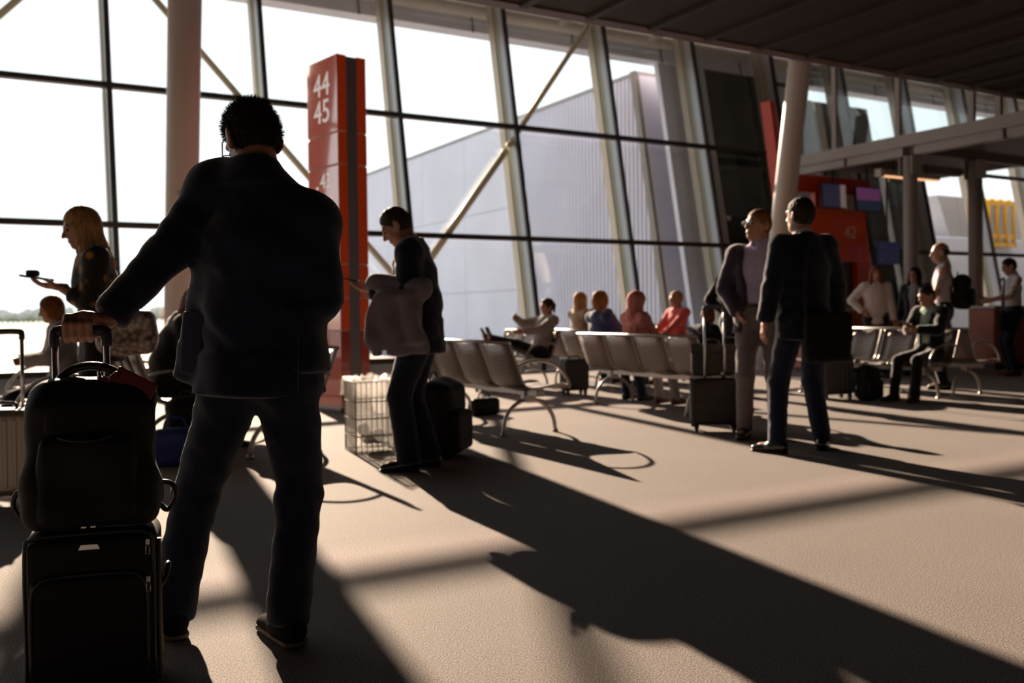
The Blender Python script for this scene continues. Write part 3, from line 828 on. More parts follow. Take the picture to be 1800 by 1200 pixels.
# rotation makes local x = bd, local y = bd rotated +90 = (-0.761,-0.648) = -nd
zs = [0.0, 0.88, 1.23, 1.59, 2.67, 3.02, 3.86]
for s in (1, -1):
    for i in range(6):
        y0, y1 = sorted((s * 0.066, s * 0.18))
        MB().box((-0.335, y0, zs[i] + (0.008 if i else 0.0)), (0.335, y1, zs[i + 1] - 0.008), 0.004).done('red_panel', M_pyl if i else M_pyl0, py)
    MB().box((-0.325, min(s * 0.07, s * 0.17), 0.01), (0.325, max(s * 0.07, s * 0.17), 3.84)).done('joint_core', mat('joint_pale', (0.62, 0.50, 0.46), 0.5), py)
MB().box((-0.33, -0.064, 0.0), (0.33, 0.064, 3.84)).done('channel_core', M_core, py)
MB().box((-0.36, -0.205, 0.0), (0.36, 0.205, 0.05), 0.01).done('plinth', M_core, py)
fr = lambda x, z: frame((x, 0.1815, z), (-1, 0, 0), (0, 0, 1), (0, 1, 0))
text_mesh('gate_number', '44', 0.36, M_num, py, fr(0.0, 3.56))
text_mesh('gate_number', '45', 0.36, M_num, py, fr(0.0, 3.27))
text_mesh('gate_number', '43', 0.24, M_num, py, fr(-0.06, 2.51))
MB().box((0.10, 0.1805, 2.44), (0.15, 0.183, 2.47)).done('small_mark', M_num, py)
MB().box((-0.22, 0.1805, 2.31), (0.10, 0.183, 2.33)).done('text_line', M_num, py)
MB().box((-0.22, 0.1805, 2.25), (0.02, 0.183, 2.265)).done('text_line', M_num, py)

# ================================================================== wire bin with clear bag
M_wire = mat('bin_wire_grey', (0.50, 0.47, 0.45), 0.4, 0.4)
M_bag = bpy.data.materials.new('clear_bag'); M_bag.use_nodes = True
nt, N, L, p = nodes(M_bag)
tr_ = N.new('ShaderNodeBsdfTransparent'); tr_.inputs['Color'].default_value = (0.93, 0.92, 0.91, 1)
mx = N.new('ShaderNodeMixShader'); mx.inputs['Fac'].default_value = 0.30
tl_ = N.new('ShaderNodeBsdfTranslucent'); tl_.inputs['Color'].default_value = (0.9, 0.87, 0.84, 1); mx2 = N.new('ShaderNodeMixShader'); mx2.inputs['Fac'].default_value = 0.25
p.inputs['Base Color'].default_value = (0.85, 0.82, 0.80, 1); p.inputs['Roughness'].default_value = 0.12; p.inputs['Transmission Weight'].default_value = 0.3
nz = N.new('ShaderNodeTexNoise'); nz.inputs['Scale'].default_value = 14; nz.inputs['Detail'].default_value = 6
bp = N.new('ShaderNodeBump'); bp.inputs['Strength'].default_value = 1.0; bp.inputs['Distance'].default_value = 0.03
L.new(nz.outputs['Fac'], bp.inputs['Height']); L.new(bp.outputs['Normal'], p.inputs['Normal'])
L.new(tr_.outputs['BSDF'], mx.inputs[1]); L.new(p.outputs['BSDF'], mx2.inputs[1]); L.new(tl_.outputs['BSDF'], mx2.inputs[2]); L.new(mx2.outputs['Shader'], mx.inputs[2]); L.new(mx.outputs['Shader'], N['Material Output'].inputs['Surface'])
bn = empty('wire_bin', (-1.09, 7.13, 0), math.radians(24), label='square wire litter bin lined with a clear plastic bag', cat='bin')
hw, hh = 0.165, 0.54
b = MB()
for z in (0.01, 0.13, 0.26, 0.39, hh):
    b.tube([(-hw, -hw, z), (hw, -hw, z), (hw, hw, z), (-hw, hw, z)], 0.0055, 6, closed=True)
b.done('hoop_wires', M_wire, bn)
b = MB()
for i in range(9):
    t = -hw + 2 * hw * i / 8
    r = 0.006 if i in (0, 8) else 0.0035
    for s in (-1, 1):
        b.tube([(t, s * hw, 0.0), (t, s * hw, hh)], r, 5); b.tube([(s * hw, t, 0.0), (s * hw, t, hh)], r, 5)
b.done('upright_wires', M_wire, bn)
rb = random.Random(5)
bm = bmesh.new(); rings = []
nseg = 48
for k, (z, s) in enumerate(((0.03, 0.6), (0.04, 0.85), (0.12, 0.93), (0.25, 0.95), (0.38, 0.96), (0.5, 0.99), (0.555, 1.02), (0.575, 1.08), (0.55, 1.13), (0.48, 1.14), (0.43, 1.15))):
    rg = []
    for j in range(nseg):
        a = 2 * math.pi * j / nseg
        c_, s_ = math.cos(a), math.sin(a); e = 1 / max(abs(c_), abs(s_))
        w_ = 1 + 0.025 * math.sin(5 * a + k) + rb.uniform(-0.025, 0.025)
        rg.append(bm.verts.new((c_ * e * hw * s * w_, s_ * e * hw * s * w_, z + (rb.uniform(-0.02, 0.02) if k > 5 else 0))))
    rings.append(rg)
for i in range(len(rings) - 1):
    for j in range(nseg):
        f = bm.faces.new((rings[i][j], rings[i][(j + 1) % nseg], rings[i + 1][(j + 1) % nseg], rings[i + 1][j])); f.smooth = True
bm.faces.new(rings[0])
me = bpy.data.meshes.new('clear_bag'); bm.to_mesh(me); bm.free()
link('clear_bag', me, M_bag, bn)
b = MB(); b.ball((-0.02, 0.0, 0.1), 0.07, (1, 1, 0.7)); b.ball((0.06, 0.05, 0.1), 0.06); b.ball((-0.05, 0.06, 0.16), 0.05)
b.done('crumpled_litter', mat('litter_grey', (0.10, 0.09, 0.085), 0.7), bn)

# ================================================================== luggage
M_nylon = mat('black_nylon', (0.0055, 0.0055, 0.0065), 0.6, spec=0.2, sheen=0.04, bump=0.25, bscale=420, noise=0.2, nscale=3)
M_nylon2 = mat('black_nylon_panel', (0.008, 0.008, 0.010), 0.6, spec=0.2, sheen=0.04, bump=0.25, bscale=420)
M_rub = mat('black_rubber', (0.015, 0.015, 0.016), 0.45)
M_chrome = mat('satin_chrome', (0.55, 0.54, 0.56), 0.25, 1.0)
M_grip = mat('grey_grip', (0.03, 0.03, 0.035), 0.35)
M_leath = mat('wine_leather', (0.14, 0.012, 0.014), 0.4, bump=0.1, bscale=150)
M_lthblk = mat('black_leather', (0.012, 0.012, 0.012), 0.28, bump=0.1, bscale=120)

def trolley_handle(root, x0, x1, y, z0, z1, rp=0.011, grip=M_grip, post=M_chrome):
    for x in (x0, x1):
        MB().tube([(x, y, z0), (x, y, z1 - 0.03)], rp, 10).done('handle_post', post, root)
    b = MB(); b.tube(smooth_path([(x0, y, z1 - 0.045), (x0, y, z1 - 0.015), (x0 + 0.015, y, z1), (x1 - 0.015, y, z1), (x1, y, z1 - 0.015), (x1, y, z1 - 0.045)]), 0.0165, 10)
    b.done('handle_grip', grip, root)
def wheels(root, w, d, r=0.03, n4=True):
    for sx in (-1, 1):
        for sy in ((-1, 1) if n4 else (1,)):
            b = MB(); x, y = sx * (w / 2 - 0.05), sy * (d / 2 - 0.04)
            b.tube([(x - 0.012, y, r), (x + 0.012, y, r)], r, 16)
            b.box((x - 0.02, y - 0.02, r), (x + 0.02, y + 0.02, r * 2.2), 0.005)
            b.done('wheel', M_rub, root)

# --- black cabin case in the foreground (front face towards the hall)
HANDLE_Z, HANDLE_X = 1.0, -0.042
fc = empty('cabin_suitcase', (-1.178, 2.60, 0), math.radians(17), label='black soft cabin suitcase standing under the black backpack', cat='suitcase')
sdf_object('body', [([RBox((0, 0, 0.265), (0.178, 0.115, 0.235), 0.045), RBox((0, 0.0, 0.06), (0.176, 0.11, 0.05), 0.03)], 0.008)], M_nylon, fc)
sdf_object('front_pocket', [([RBox((0.0, -0.118, 0.215), (0.155, 0.022, 0.16), 0.02)], 0.006)], M_nylon2, fc)
sdf_object('upper_pocket', [([RBox((0.0, -0.112, 0.415), (0.163, 0.018, 0.065), 0.016)], 0.006)], M_nylon2, fc)
b = MB(); b.tube(smooth_path([(-0.15, -0.138, 0.09), (-0.152, -0.138, 0.30), (-0.135, -0.138, 0.36), (-0.09, -0.138, 0.378), (0.09, -0.138, 0.378), (0.135, -0.138, 0.36), (0.152, -0.138, 0.30), (0.15, -0.138, 0.09)]), 0.0045, 8); b.done('piping', M_rub, fc)
b = MB(); b.tube(smooth_path([(-0.166, -0.122, 0.06), (-0.168, -0.122, 0.44), (-0.15, -0.122, 0.485), (-0.1, -0.122, 0.495), (0.1, -0.122, 0.495), (0.15, -0.122, 0.485), (0.168, -0.122, 0.44), (0.166, -0.122, 0.06)]), 0.005, 8); b.done('piping', M_rub, fc)
MB().hexa([(-0.028, -0.134, 0.452), (0.028, -0.134, 0.452), (0.028, -0.128, 0.452), (-0.028, -0.128, 0.452), (-0.022, -0.134, 0.466), (0.022, -0.134, 0.466), (0.022, -0.128, 0.466), (-0.022, -0.128, 0.466)]).done('name_plate', M_chrome, fc, )
for z in (0.462, 0.352):
    zp = MB(); zp.box((0.150, -0.148, z - 0.008), (0.160, -0.140, z + 0.012), 0.002); zp.tube([(0.1505, -0.145, z - 0.01), (0.150, -0.145, z - 0.034), (0.160, -0.145, z - 0.034), (0.1595, -0.145, z - 0.01)], 0.0016, 6, closed=True)
    zp.done('zip_puller', M_chrome, fc)
b = MB(); b.tube(smooth_path([(0.176, -0.05, 0.30), (0.196, -0.04, 0.33), (0.2, 0.0, 0.36), (0.196, 0.04, 0.33), (0.176, 0.05, 0.30)]), 0.008, 8); b.done('side_handle', M_rub, fc)
b = MB(); b.tube([(0.18, -0.085, 0.02), (0.18, -0.085, 0.46)], 0.007, 8); b.done('edge_rail', mat('tan_edge', (0.16, 0.12, 0.08), 0.5), fc)
for sx in (-1, 1):
    MB().box((sx * 0.15 - 0.03, -0.12, 0.0), (sx * 0.15 + 0.03, -0.06, 0.045), 0.01).done('foot', M_rub, fc)
wheels(fc, 0.36, 0.24, 0.032, False)
trolley_handle(fc, HANDLE_X / 0.95 - 0.072, HANDLE_X / 0.95 + 0.072, 0.105, 0.42, HANDLE_Z, 0.0095)

fc.scale = (0.95, 0.95, 1.0)
for _o in fc.children:
    if _o.name.split('.')[0] not in ('handle_post', 'handle_grip'):
        _o.scale = (1, 1, 0.92)
# --- black backpack riding on the case
bk = empty('travel_backpack', (-1.176, 2.585, 0.463), math.radians(17), label='black travel backpack standing on the foreground suitcase', cat='backpack')
def bp_disp(x, y, z): return 0.004 * np.sin(x * 23 + z * 17) + 0.003 * np.sin(z * 41 + y * 31)
sdf_object('body', [([RBox((0, 0, 0.205), (0.175, 0.095, 0.20), 0.07), RBox((0, -0.01, 0.08), (0.178, 0.10, 0.085), 0.06, k=0.05), Ell((0, 0, 0.37), (0.15, 0.085, 0.06), k=0.04), Cut((0, 0, 0.004), (0, 0, -1), k=0.01)], 0.008, bp_disp)], M_nylon, bk)
sdf_object('front_pocket', [([RBox((0, -0.10, 0.15), (0.13, 0.03, 0.125), 0.028)], 0.006, bp_disp)], M_nylon2, bk)
sdf_object('upper_panel', [([RBox((0, -0.085, 0.32), (0.115, 0.02, 0.05), 0.02)], 0.006)], M_nylon2, bk)
b = MB(); b.tube(smooth_path([(-0.072, -0.134, 0.272), (-0.04, -0.138, 0.262), (0, -0.139, 0.258), (0.04, -0.138, 0.262), (0.072, -0.134, 0.272)]), 0.0035, 8); b.done('pocket_zip', M_rub, bk)
hp = smooth_path([(-0.098, 0.02, 0.385), (-0.085, 0.02, 0.425), (-0.05, 0.02, 0.452), (0.0, 0.02, 0.462), (0.05, 0.02, 0.45), (0.085, 0.02, 0.425), (0.105, 0.02, 0.395)])
b = MB()
b.tube(hp, 0.013, 12); b.done('carry_handle', M_lthblk, bk)
b = MB(); b.tube(smooth_path([(-0.045, 0.0, 0.43), (0.0, 0.0, 0.427), (0.045, 0.0, 0.43)]), 0.003, 8); b.done('trolley_strap_edge', M_chrome, bk)
for sx in (-1, 1):
    b = MB(); b.tube(smooth_path([(sx * 0.18, 0.07, 0.10), (sx * 0.215, 0.07, 0.09), (sx * 0.225, 0.075, 0.05), (sx * 0.2, 0.08, 0.01), (sx * 0.178, 0.08, 0.03)]), 0.008, 8)
    b.done('shoulder_strap', M_rub, bk)
lt = empty('luggage_tag', (0, 0, 0), label='wine red leather tag'); lt.parent = bk
del lt['label']
bpy.data.objects.remove(lt)
tg = MB(); R_ = Matrix.Translation((0.125, -0.05, 0.412)) @ Matrix.Rotation(math.radians(29), 4, 'Y') @ Matrix.Rotation(math.radians(-8), 4, 'Z')
tg.box((-0.062, -0.004, -0.024), (0.062, 0.004, 0.024), 0.004, 2, mtx=R_)
tagb = tg.done('luggage_tag', M_leath, bk)
b = MB(); b.tube(smooth_path([(0.052, -0.045, 0.415), (0.062, -0.06, 0.428), (0.075, -0.05, 0.442), (0.086, -0.045, 0.437)]), 0.006, 8); b.tube(smooth_path([(0.052, -0.045, 0.42), (0.03, -0.03, 0.425), (0.02, 0.02, 0.44)]), 0.006, 8)
b.done('tag_strap', M_leath, tagb)
for x in (-0.018, 0.006):
    MB().box((x, -0.115, 0.010), (x + 0.014, -0.108, 0.016), 0.001).done('buckle', M_chrome, bk)

bk.scale = (0.95, 0.95, 0.95)
def hard_case(loc, rz, w, d, h, colm, label, hz, name='hard_suitcase', ribs=True, hx=0.6, hy=1):
    root = empty(name, loc, math.radians(rz), label=label, cat='suitcase')
    sdf_object('shell', [([RBox((0, 0, 0.06 + h / 2), (w / 2, d / 2, h / 2), 0.04)], 0.012)], colm, root)
    if ribs:
        n = 7
        for i in range(n):
            x = -w / 2 + 0.05 + (w - 0.1) * i / (n - 1)
            MB().box((x - 0.012, -d / 2 - 0.006, 0.11), (x + 0.012, -d / 2 + 0.01, h + 0.01), 0.004).done('rib', colm, root)
    MB().box((-w / 2 - 0.003, -0.008, 0.07), (w / 2 + 0.003, 0.008, h + 0.063), 0.003).done('zip_seam', M_rub, root)
    wheels(root, w, d, 0.03)
    b = MB(); b.tube(smooth_path([(-0.07, 0, h + 0.055), (-0.06, 0, h + 0.09), (0.06, 0, h + 0.09), (0.07, 0, h + 0.055)]), 0.009, 8); b.done('top_handle', M_rub, root)
    if hz: trolley_handle(root, -w * hx / 2, w * hx / 2, hy * (d / 2 - 0.03), h, hz)
    return root
M_silver = mat('champagne_shell', (0.30, 0.255, 0.225), 0.35, 0.5)
M_charc = mat('charcoal_shell', (0.05, 0.05, 0.05), 0.45)
M_brown = mat('dark_brown_case', (0.020, 0.014, 0.011), 0.5, bump=0.1, bscale=200)
hard_case((-2.86, 5.2, 0), 8, 0.40, 0.24, 0.48, M_silver, 'ribbed champagne hard-shell case with its trolley handle raised', 0.97, hx=0.36)
# dark case with bag on top beside the man in the lilac shirt
ck = hard_case((1.74, 8.02, 0), -8, 0.41, 0.25, 0.40, M_brown, 'dark brown case under a briefcase beside the man in glasses', 1.07, ribs=False, hx=0.40, hy=-1)
for sx in (-1, 1):
    MB().box((sx * 0.185 - 0.02, -0.13, 0.05), (sx * 0.185 + 0.02, -0.10, 0.46), 0.008).done('corner_guard', M_rub, ck)
for z in (0.16, 0.27): MB().box((-0.16, -0.130, z), (0.16, -0.124, z + 0.01), 0.002).done('seam', M_rub, ck)
br = empty('briefcase', (1.735, 8.03, 0.475), math.radians(-8), label='dark briefcase strapped on top of the brown case', cat='bag')
sdf_object('body', [([RBox((0, 0.02, 0.14), (0.185, 0.075, 0.135), 0.03)], 0.009)], M_brown, br)
MB().box((-0.19, -0.064, 0.20), (0.19, -0.052, 0.285), 0.006).done('flap', M_brown, br)
for x in (-0.075, 0.065): MB().box((x, -0.066, 0.01), (x + 0.014, -0.056, 0.04), 0.002).done('buckle', M_chrome, br)
b = MB(); b.tube(smooth_path([(-0.06, 0.02, 0.27), (-0.05, 0.02, 0.31), (0.05, 0.02, 0.31), (0.06, 0.02, 0.27)]), 0.008, 8); b.done('carry_handle', M_rub, br)
hard_case((3.72, 10.75, 0), 12, 0.40, 0.26, 0.46, M_charc, 'grey soft-cornered case with raised handle behind the man in black', 1.0, hx=0.34)
hard_case((0.78, 11.75, 0), 20, 0.34, 0.22, 0.40, M_brown, 'small black case on the floor behind the pink scarf bench', 0, ribs=False)

def backpack(loc, rz, s, label, colm=M_nylon, name='backpack'):
    root = empty(name, loc, math.radians(rz), label=label, cat='backpack')
    sdf_object('body', [([RBox((0, 0, 0.21 * s), (0.15 * s, 0.10 * s, 0.21 * s), 0.07 * s), Ell((0, 0, 0.36 * s), (0.12 * s, 0.08 * s, 0.08 * s), k=0.04), Cut((0, 0, 0.004), (0, 0, -1), k=0.01)], 0.012, bp_disp)], colm, root)
    sdf_object('front_pocket', [([RBox((0, -0.11 * s, 0.15 * s), (0.115 * s, 0.035 * s, 0.11 * s), 0.03 * s)], 0.01)], M_nylon2, root)
    b = MB(); b.tube(smooth_path([(-0.05 * s, 0.05 * s, 0.41 * s), (-0.03 * s, 0.05 * s, 0.46 * s), (0.03 * s, 0.05 * s, 0.46 * s), (0.05 * s, 0.05 * s, 0.41 * s)]), 0.008, 8); b.done('carry_handle', M_rub, root)
    for sx in (-1, 1):
        b = MB(); b.tube(smooth_path([(sx * 0.07 * s, 0.09 * s, 0.38 * s), (sx * 0.09 * s, 0.13 * s, 0.28 * s), (sx * 0.11 * s, 0.12 * s, 0.14 * s), (sx * 0.12 * s, 0.09 * s, 0.05 * s)]), 0.014, 8); b.done('shoulder_strap', M_rub, root)
    return root
backpack((-0.52, 6.78, 0), 70, 1.32, 'bulging black backpack on the floor behind the phone man')
backpack((4.05, 10.55, 0), 25, 0.92, 'black backpack on the floor at the boy\'s feet')
backpack((-2.42, 6.9, 0), 40, 1.05, 'black rucksack beside the blue bag under the seats')
M_blue = mat('blue_bag_fabric', (0.012, 0.03, 0.20), 0.6)
bb = empty('blue_bag', (-2.38, 6.52, 0), math.radians(12), label='bright blue fabric bag on the floor by the bench', cat='bag')
sdf_object('body', [([RBox((0, 0, 0.13), (0.16, 0.08, 0.13), 0.05), Cut((0, 0, 0.004), (0, 0, -1))], 0.01, bp_disp)], M_blue, bb)
b = MB(); b.tube(smooth_path([(-0.08, 0, 0.25), (-0.05, 0, 0.33), (0.05, 0, 0.33), (0.08, 0, 0.25)]), 0.008, 8); b.done('carry_handle', M_blue, bb)
# ================================================================== people
def rot(ax, ang):
    return np.array(Matrix.Rotation(ang, 3, ax))
def ik(a, c, l1, l2, hint):
    a, c, hint = np.asarray(a, float), np.asarray(c, float), np.asarray(hint, float)
    d = c - a; L = np.linalg.norm(d); dn = d / L
    L = min(L, (l1 + l2) * 0.995)
    c = a + dn * L
    x = (l1 * l1 - l2 * l2 + L * L) / (2 * L)
    h = math.sqrt(max(l1 * l1 - x * x, 0))
    p = hint - dn * hint.dot(dn)
    return a + dn * x + nv(p) * h, c
def skeleton(H=1.78, pelvis=(0, 0, 0.95), lean=0.0, roll=0.0, yaw=0.0, head=(0, 0, 0), feet=None, hands=None, elbows=None, knees=None, toes=None, slouch=0.0):
    """all in the person's own frame: x right, y forward, z up. head=(yaw left+, pitch down+, roll)"""
    s = H / 1.78
    P = np.array(pelvis, float) * np.array([1, 1, s])
    Rt = rot('Z', yaw) @ rot('X', -lean) @ rot('Y', roll)
    Rs = rot('Z', yaw) @ rot('X', -lean - slouch) @ rot('Y', roll)
    J = {'s': s, 'P': P, 'Rt': Rt}
    J['waist'] = P + Rt @ np.array([0, 0.0, 0.16 * s])
    J['chest'] = J['waist'] + Rs @ np.array([0, 0.005, 0.20 * s])
    J['neck'] = J['chest'] + Rs @ np.array([0, -0.015 * s, 0.205 * s])
    J['Rc'] = Rs
    for k, sg in (('R', 1), ('L', -1)):
        J['sh' + k] = J['neck'] + Rs @ np.array([sg * 0.175 * s, 0.0, -0.075 * s])
        J['hip' + k] = P + rot('Z', yaw) @ np.array([sg * 0.092 * s, 0, -0.04 * s])
    Rh = rot('Z', head[0]) @ rot('X', -head[1]) @ rot('Y', head[2])
    J['Rh'] = Rh
    J['head'] = J['neck'] + Rs @ np.array([0, 0.01, 0.045 * s]) + Rh @ np.array([0, 0.025 * s, 0.092 * s])
    feet = feet or {'R': (0.10, 0.0, 0.085), 'L': (-0.10, 0.0, 0.085)}
    hands = hands or {}
    for k, sg in (('R', 1), ('L', -1)):
        kh = (knees or {}).get(k, (0.05 * sg, 1, 0))
        J['kn' + k], J['an' + k] = ik(J['hip' + k], np.array(feet[k], float), 0.43 * s, 0.425 * s, kh)
        J['toe' + k] = nv((toes or {}).get(k, (0.18 * sg, 1, 0)))
        hd = hands.get(k, (sg * 0.26 * s, 0.06, 0.83 * s))
        eh = (elbows or {}).get(k, (sg * 0.5, -1, -0.1))
        J['el' + k], J['wr' + k] = ik(J['sh' + k], np.array(hd, float), 0.285 * s, 0.26 * s, eh)
    return J
def hand_prims(w, d, nrm, side, s=1.0, curl=0.35, spread=0.0, thumb=0.6):
    """side +1 right, -1 left hand; w wrist; d to fingers; nrm where the palm faces"""
    d = nv(d); nrm = nv(np.asarray(nrm, float) - d * np.dot(nrm, d)); t = np.cross(d, nrm) * side
    w = np.asarray(w, float)
    pr = [Prim(w - d * 0.03 * s, w + d * 0.02 * s, (0.027 * s, 0.021 * s), (0.03 * s, 0.018 * s), side=t, k=0.01),
          Prim(w + d * 0.015 * s, w + d * 0.078 * s, (0.032 * s, 0.017 * s), (0.04 * s, 0.014 * s), side=t, k=0.015, cap=0.8)]
    for i, L in enumerate((0.072, 0.08, 0.074, 0.058)):
        p = w + d * (0.085 - 0.004 * abs(i - 1)) * s + t * (0.029 - 0.0195 * i) * s
        a = curl * 0.7; dd = d
        for q, f in enumerate((0.45, 0.32, 0.25)):
            dd = d * math.cos(a) + nrm * math.sin(a)
            p2 = p + dd * L * f * s
            pr.append(Prim(p, p2, (0.0092 - 0.0008 * q) * s, (0.0086 - 0.0008 * q) * s, k=0.004))
            p = p2; a += curl
    p = w + d * 0.025 * s + t * 0.026 * s
    dd = nv(d * 0.65 + t * thumb + nrm * 0.35)
    p2 = p + dd * 0.045 * s; dd2 = nv(dd * 0.8 + d * 0.5); p3 = p2 + dd2 * 0.033 * s
    pr += [Prim(p, p2, 0.0135 * s, 0.0105 * s, k=0.012), Prim(p2, p3, 0.0105 * s, 0.0085 * s, k=0.004)]
    return pr
def head_prims(c, R, s=1.0, neck=None, detail=True):
    T = lambda v: np.asarray(c) + R @ (np.asarray(v, float) * s)
    E_ = lambda v, r, k=0.02, op='+': Ell(T(v), np.asarray(r, float) * s, R, k * s, op)
    C_ = lambda a, b, ra, rb, k=0.02, op='+': Prim(T(a), T(b), ra * s if np.isscalar(ra) else tuple(x * s for x in ra), rb * s if np.isscalar(rb) else tuple(x * s for x in rb), side=R @ np.array([1, 0, 0]), k=k * s, op=op)
    pr = [E_((0, -0.012, 0.038), (0.074, 0.094, 0.083)),
          E_((0, 0.028, -0.03), (0.058, 0.066, 0.082), 0.03),
          C_((-0.028, 0.02, -0.085), (0.028, 0.02, -0.085), 0.034, 0.034, 0.03),
          E_((0, 0.068, -0.095), (0.024, 0.021, 0.02), 0.025)]
    if detail:
        pr += [C_((-0.04, 0.078, 0.027), (0.04, 0.078, 0.027), 0.011, 0.011, 0.02),
               C_((0, 0.092, 0.018), (0, 0.114, -0.026), 0.007, 0.012, 0.012),
               E_((0.012, 0.1, -0.03), (0.008, 0.009, 0.007), 0.008), E_((-0.012, 0.1, -0.03), (0.008, 0.009, 0.007), 0.008),
               E_((0.033, 0.102, 0.006), (0.017, 0.016, 0.011), 0.014, '-'), E_((-0.033, 0.102, 0.006), (0.017, 0.016, 0.011), 0.014, '-'),
               C_((-0.018, 0.088, -0.057), (0.018, 0.088, -0.057), 0.0075, 0.0075, 0.006),
               C_((-0.014, 0.086, -0.069), (0.014, 0.086, -0.069), 0.008, 0.008, 0.006)]
    for sg in (-1, 1):
        pr += [Ell(T((sg * 0.085, -0.018, -0.004)), np.array((0.0085, 0.021, 0.034)) * s, R @ rot('Z', sg * 0.35), 0.01 * s), E_((sg * 0.076, -0.006, -0.022), (0.012, 0.014, 0.016), 0.01)]
    if neck is not None:
        pr.append(Prim(T((0, -0.022, -0.055)), np.asarray(neck), (0.054 * s, 0.057 * s), (0.062 * s, 0.06 * s), side=R @ np.array([1, 0, 0]), k=0.03))
    return pr
def hair_prims(c, R, style, s=1.0):
    T = lambda v: np.asarray(c) + R @ (np.asarray(v, float) * s)
    E_ = lambda v, r, k=0.02, op='+': Ell(T(v), np.asarray(r, float) * s, R, k * s, op)
    C_ = lambda a, b, ra, rb, k=0.02, op='+': Prim(T(a), T(b), ra if np.isscalar(ra) else tuple(x * s for x in ra), rb if np.isscalar(rb) else tuple(x * s for x in rb), side=R @ np.array([1, 0, 0]), k=k * s, op=op)
    def cut(o, n): return Cut(T(o), R @ np.asarray(n, float), 0.012)
    if style in ('short', 'spiky', 'receding'):
        top = (0, -0.014, 0.046) if style != 'spiky' else (0, -0.012, 0.050)
        pr = [E_(top, (0.081, 0.099, 0.088)), E_((0, -0.035, 0.0), (0.0775, 0.078, 0.082), 0.03)]
        pr.append(cut((0, 0.066, 0.052) if style != 'receding' else (0, 0.05, 0.055), (0, 1, -0.62)))   # hairline over the face
        pr.append(E_((0, 0.075, -0.035), (0.095, 0.09, 0.075), 0.015, '-'))
        for sg in (-1, 1): pr.append(E_((sg * 0.092, -0.012, -0.010), (0.026, 0.034, 0.042), 0.006, '-'))
        pr.append(cut((0, -0.06, -0.078), (0, 0.25, -1)))
        return pr
    if style == 'bald':
        pr = [E_((0, -0.04, 0.0), (0.079, 0.074, 0.05)), E_((0, 0.075, -0.02), (0.12, 0.10, 0.1), 0.01, '-'),
              E_((0, 0.0, 0.09), (0.07, 0.1, 0.06), 0.01, '-'), cut((0, -0.06, -0.055), (0, 0.25, -1))]
        for sg in (-1, 1): pr.append(E_((sg * 0.086, -0.01, -0.012), (0.02, 0.03, 0.036), 0.008, '-'))
        return pr
    if style in ('long', 'bob', 'bun', 'shoulder'):
        pr = [E_((0, -0.016, 0.042), (0.086, 0.104, 0.091)), E_((0, -0.03, 0.0), (0.086, 0.082, 0.08), 0.03)]
        if style == 'long':
            for sg in (-1, 1):
                pr.append(C_((sg * 0.066, 0.0, 0.0), (sg * 0.085, 0.02, -0.24), (0.03, 0.06), (0.032, 0.05), 0.03))
            pr.append(C_((0, -0.06, 0.0), (0, -0.085, -0.26), (0.08, 0.045), (0.09, 0.035), 0.04))
        if style == 'shoulder':
            for sg in (-1, 1):
                pr.append(C_((sg * 0.068, 0.0, 0.0), (sg * 0.085, 0.01, -0.17), (0.028, 0.055), (0.035, 0.045), 0.03))
            pr.append(C_((0, -0.06, 0.0), (0, -0.075, -0.17), (0.075, 0.042), (0.085, 0.035), 0.04))
        if style == 'bob':
            for sg in (-1, 1):
                pr.append(C_((sg * 0.066, -0.01, 0.0), (sg * 0.072, 0.0, -0.075), (0.026, 0.06), (0.026, 0.05), 0.03))
            pr.append(C_((0, -0.06, 0.0), (0, -0.06, -0.085), (0.07, 0.045), (0.07, 0.04), 0.04))
        if style == 'bun':
            pr.append(E_((0, -0.125, 0.01), (0.035, 0.035, 0.045), 0.02))
            pr.append(C_((0, -0.12, 0.0), (0.0, -0.13, -0.10), 0.028 * s, 0.014 * s, 0.02))
        pr.append(E_((0, 0.10, -0.035), (0.06, 0.085, 0.085), 0.02, '-'))
        return pr
    if style == 'scarf':
        return [E_((0, -0.01, 0.035), (0.098, 0.12, 0.105)), C_((0, -0.03, 0.0), (0, -0.04, -0.20), (0.10, 0.10), (0.135, 0.11), 0.05),
                E_((0, 0.11, -0.03), (0.055, 0.07, 0.08), 0.02, '-')]
    return []
def wrinkle(amp=0.004, f=1.0):
    def fn(x, y, z):
        a = np.sin(x * 31 * f + np.sin(z * 19 * f) * 1.7 + y * 13 * f); b_ = np.sin(z * 37 * f + x * 23 * f + np.sin(y * 29 * f) * 1.3)
        c_ = np.sin((x + z) * 61 * f + np.sin(y * 17 + x * 11) * 2)
        return amp * (0.55 * a * b_ + 0.3 * b_ + 0.25 * c_ * a)
    return fn
SKIN = mat('skin_warm', (0.42, 0.21, 0.14), 0.5, noise=0.08, nscale=30, sub=0.08)
SKIN2 = mat('skin_tanned', (0.36, 0.17, 0.105), 0.5, noise=0.08, nscale=30, sub=0.08)
def fabric(name, col, noise=0.12, bump=0.35, sheen=0.35, rough=0.85, spec=0.2):
    return mat('cloth_' + name, col, rough, spec=spec, noise=noise, nscale=14, bump=bump, bscale=260, sheen=sheen * 1.6)
def hairmat(name, col):
    return mat('hair_' + name, col, 0.6, spec=0.15, noise=0.35, nscale=40, bump=0.7, bscale=60, stretch=(3, 3, 0.4))
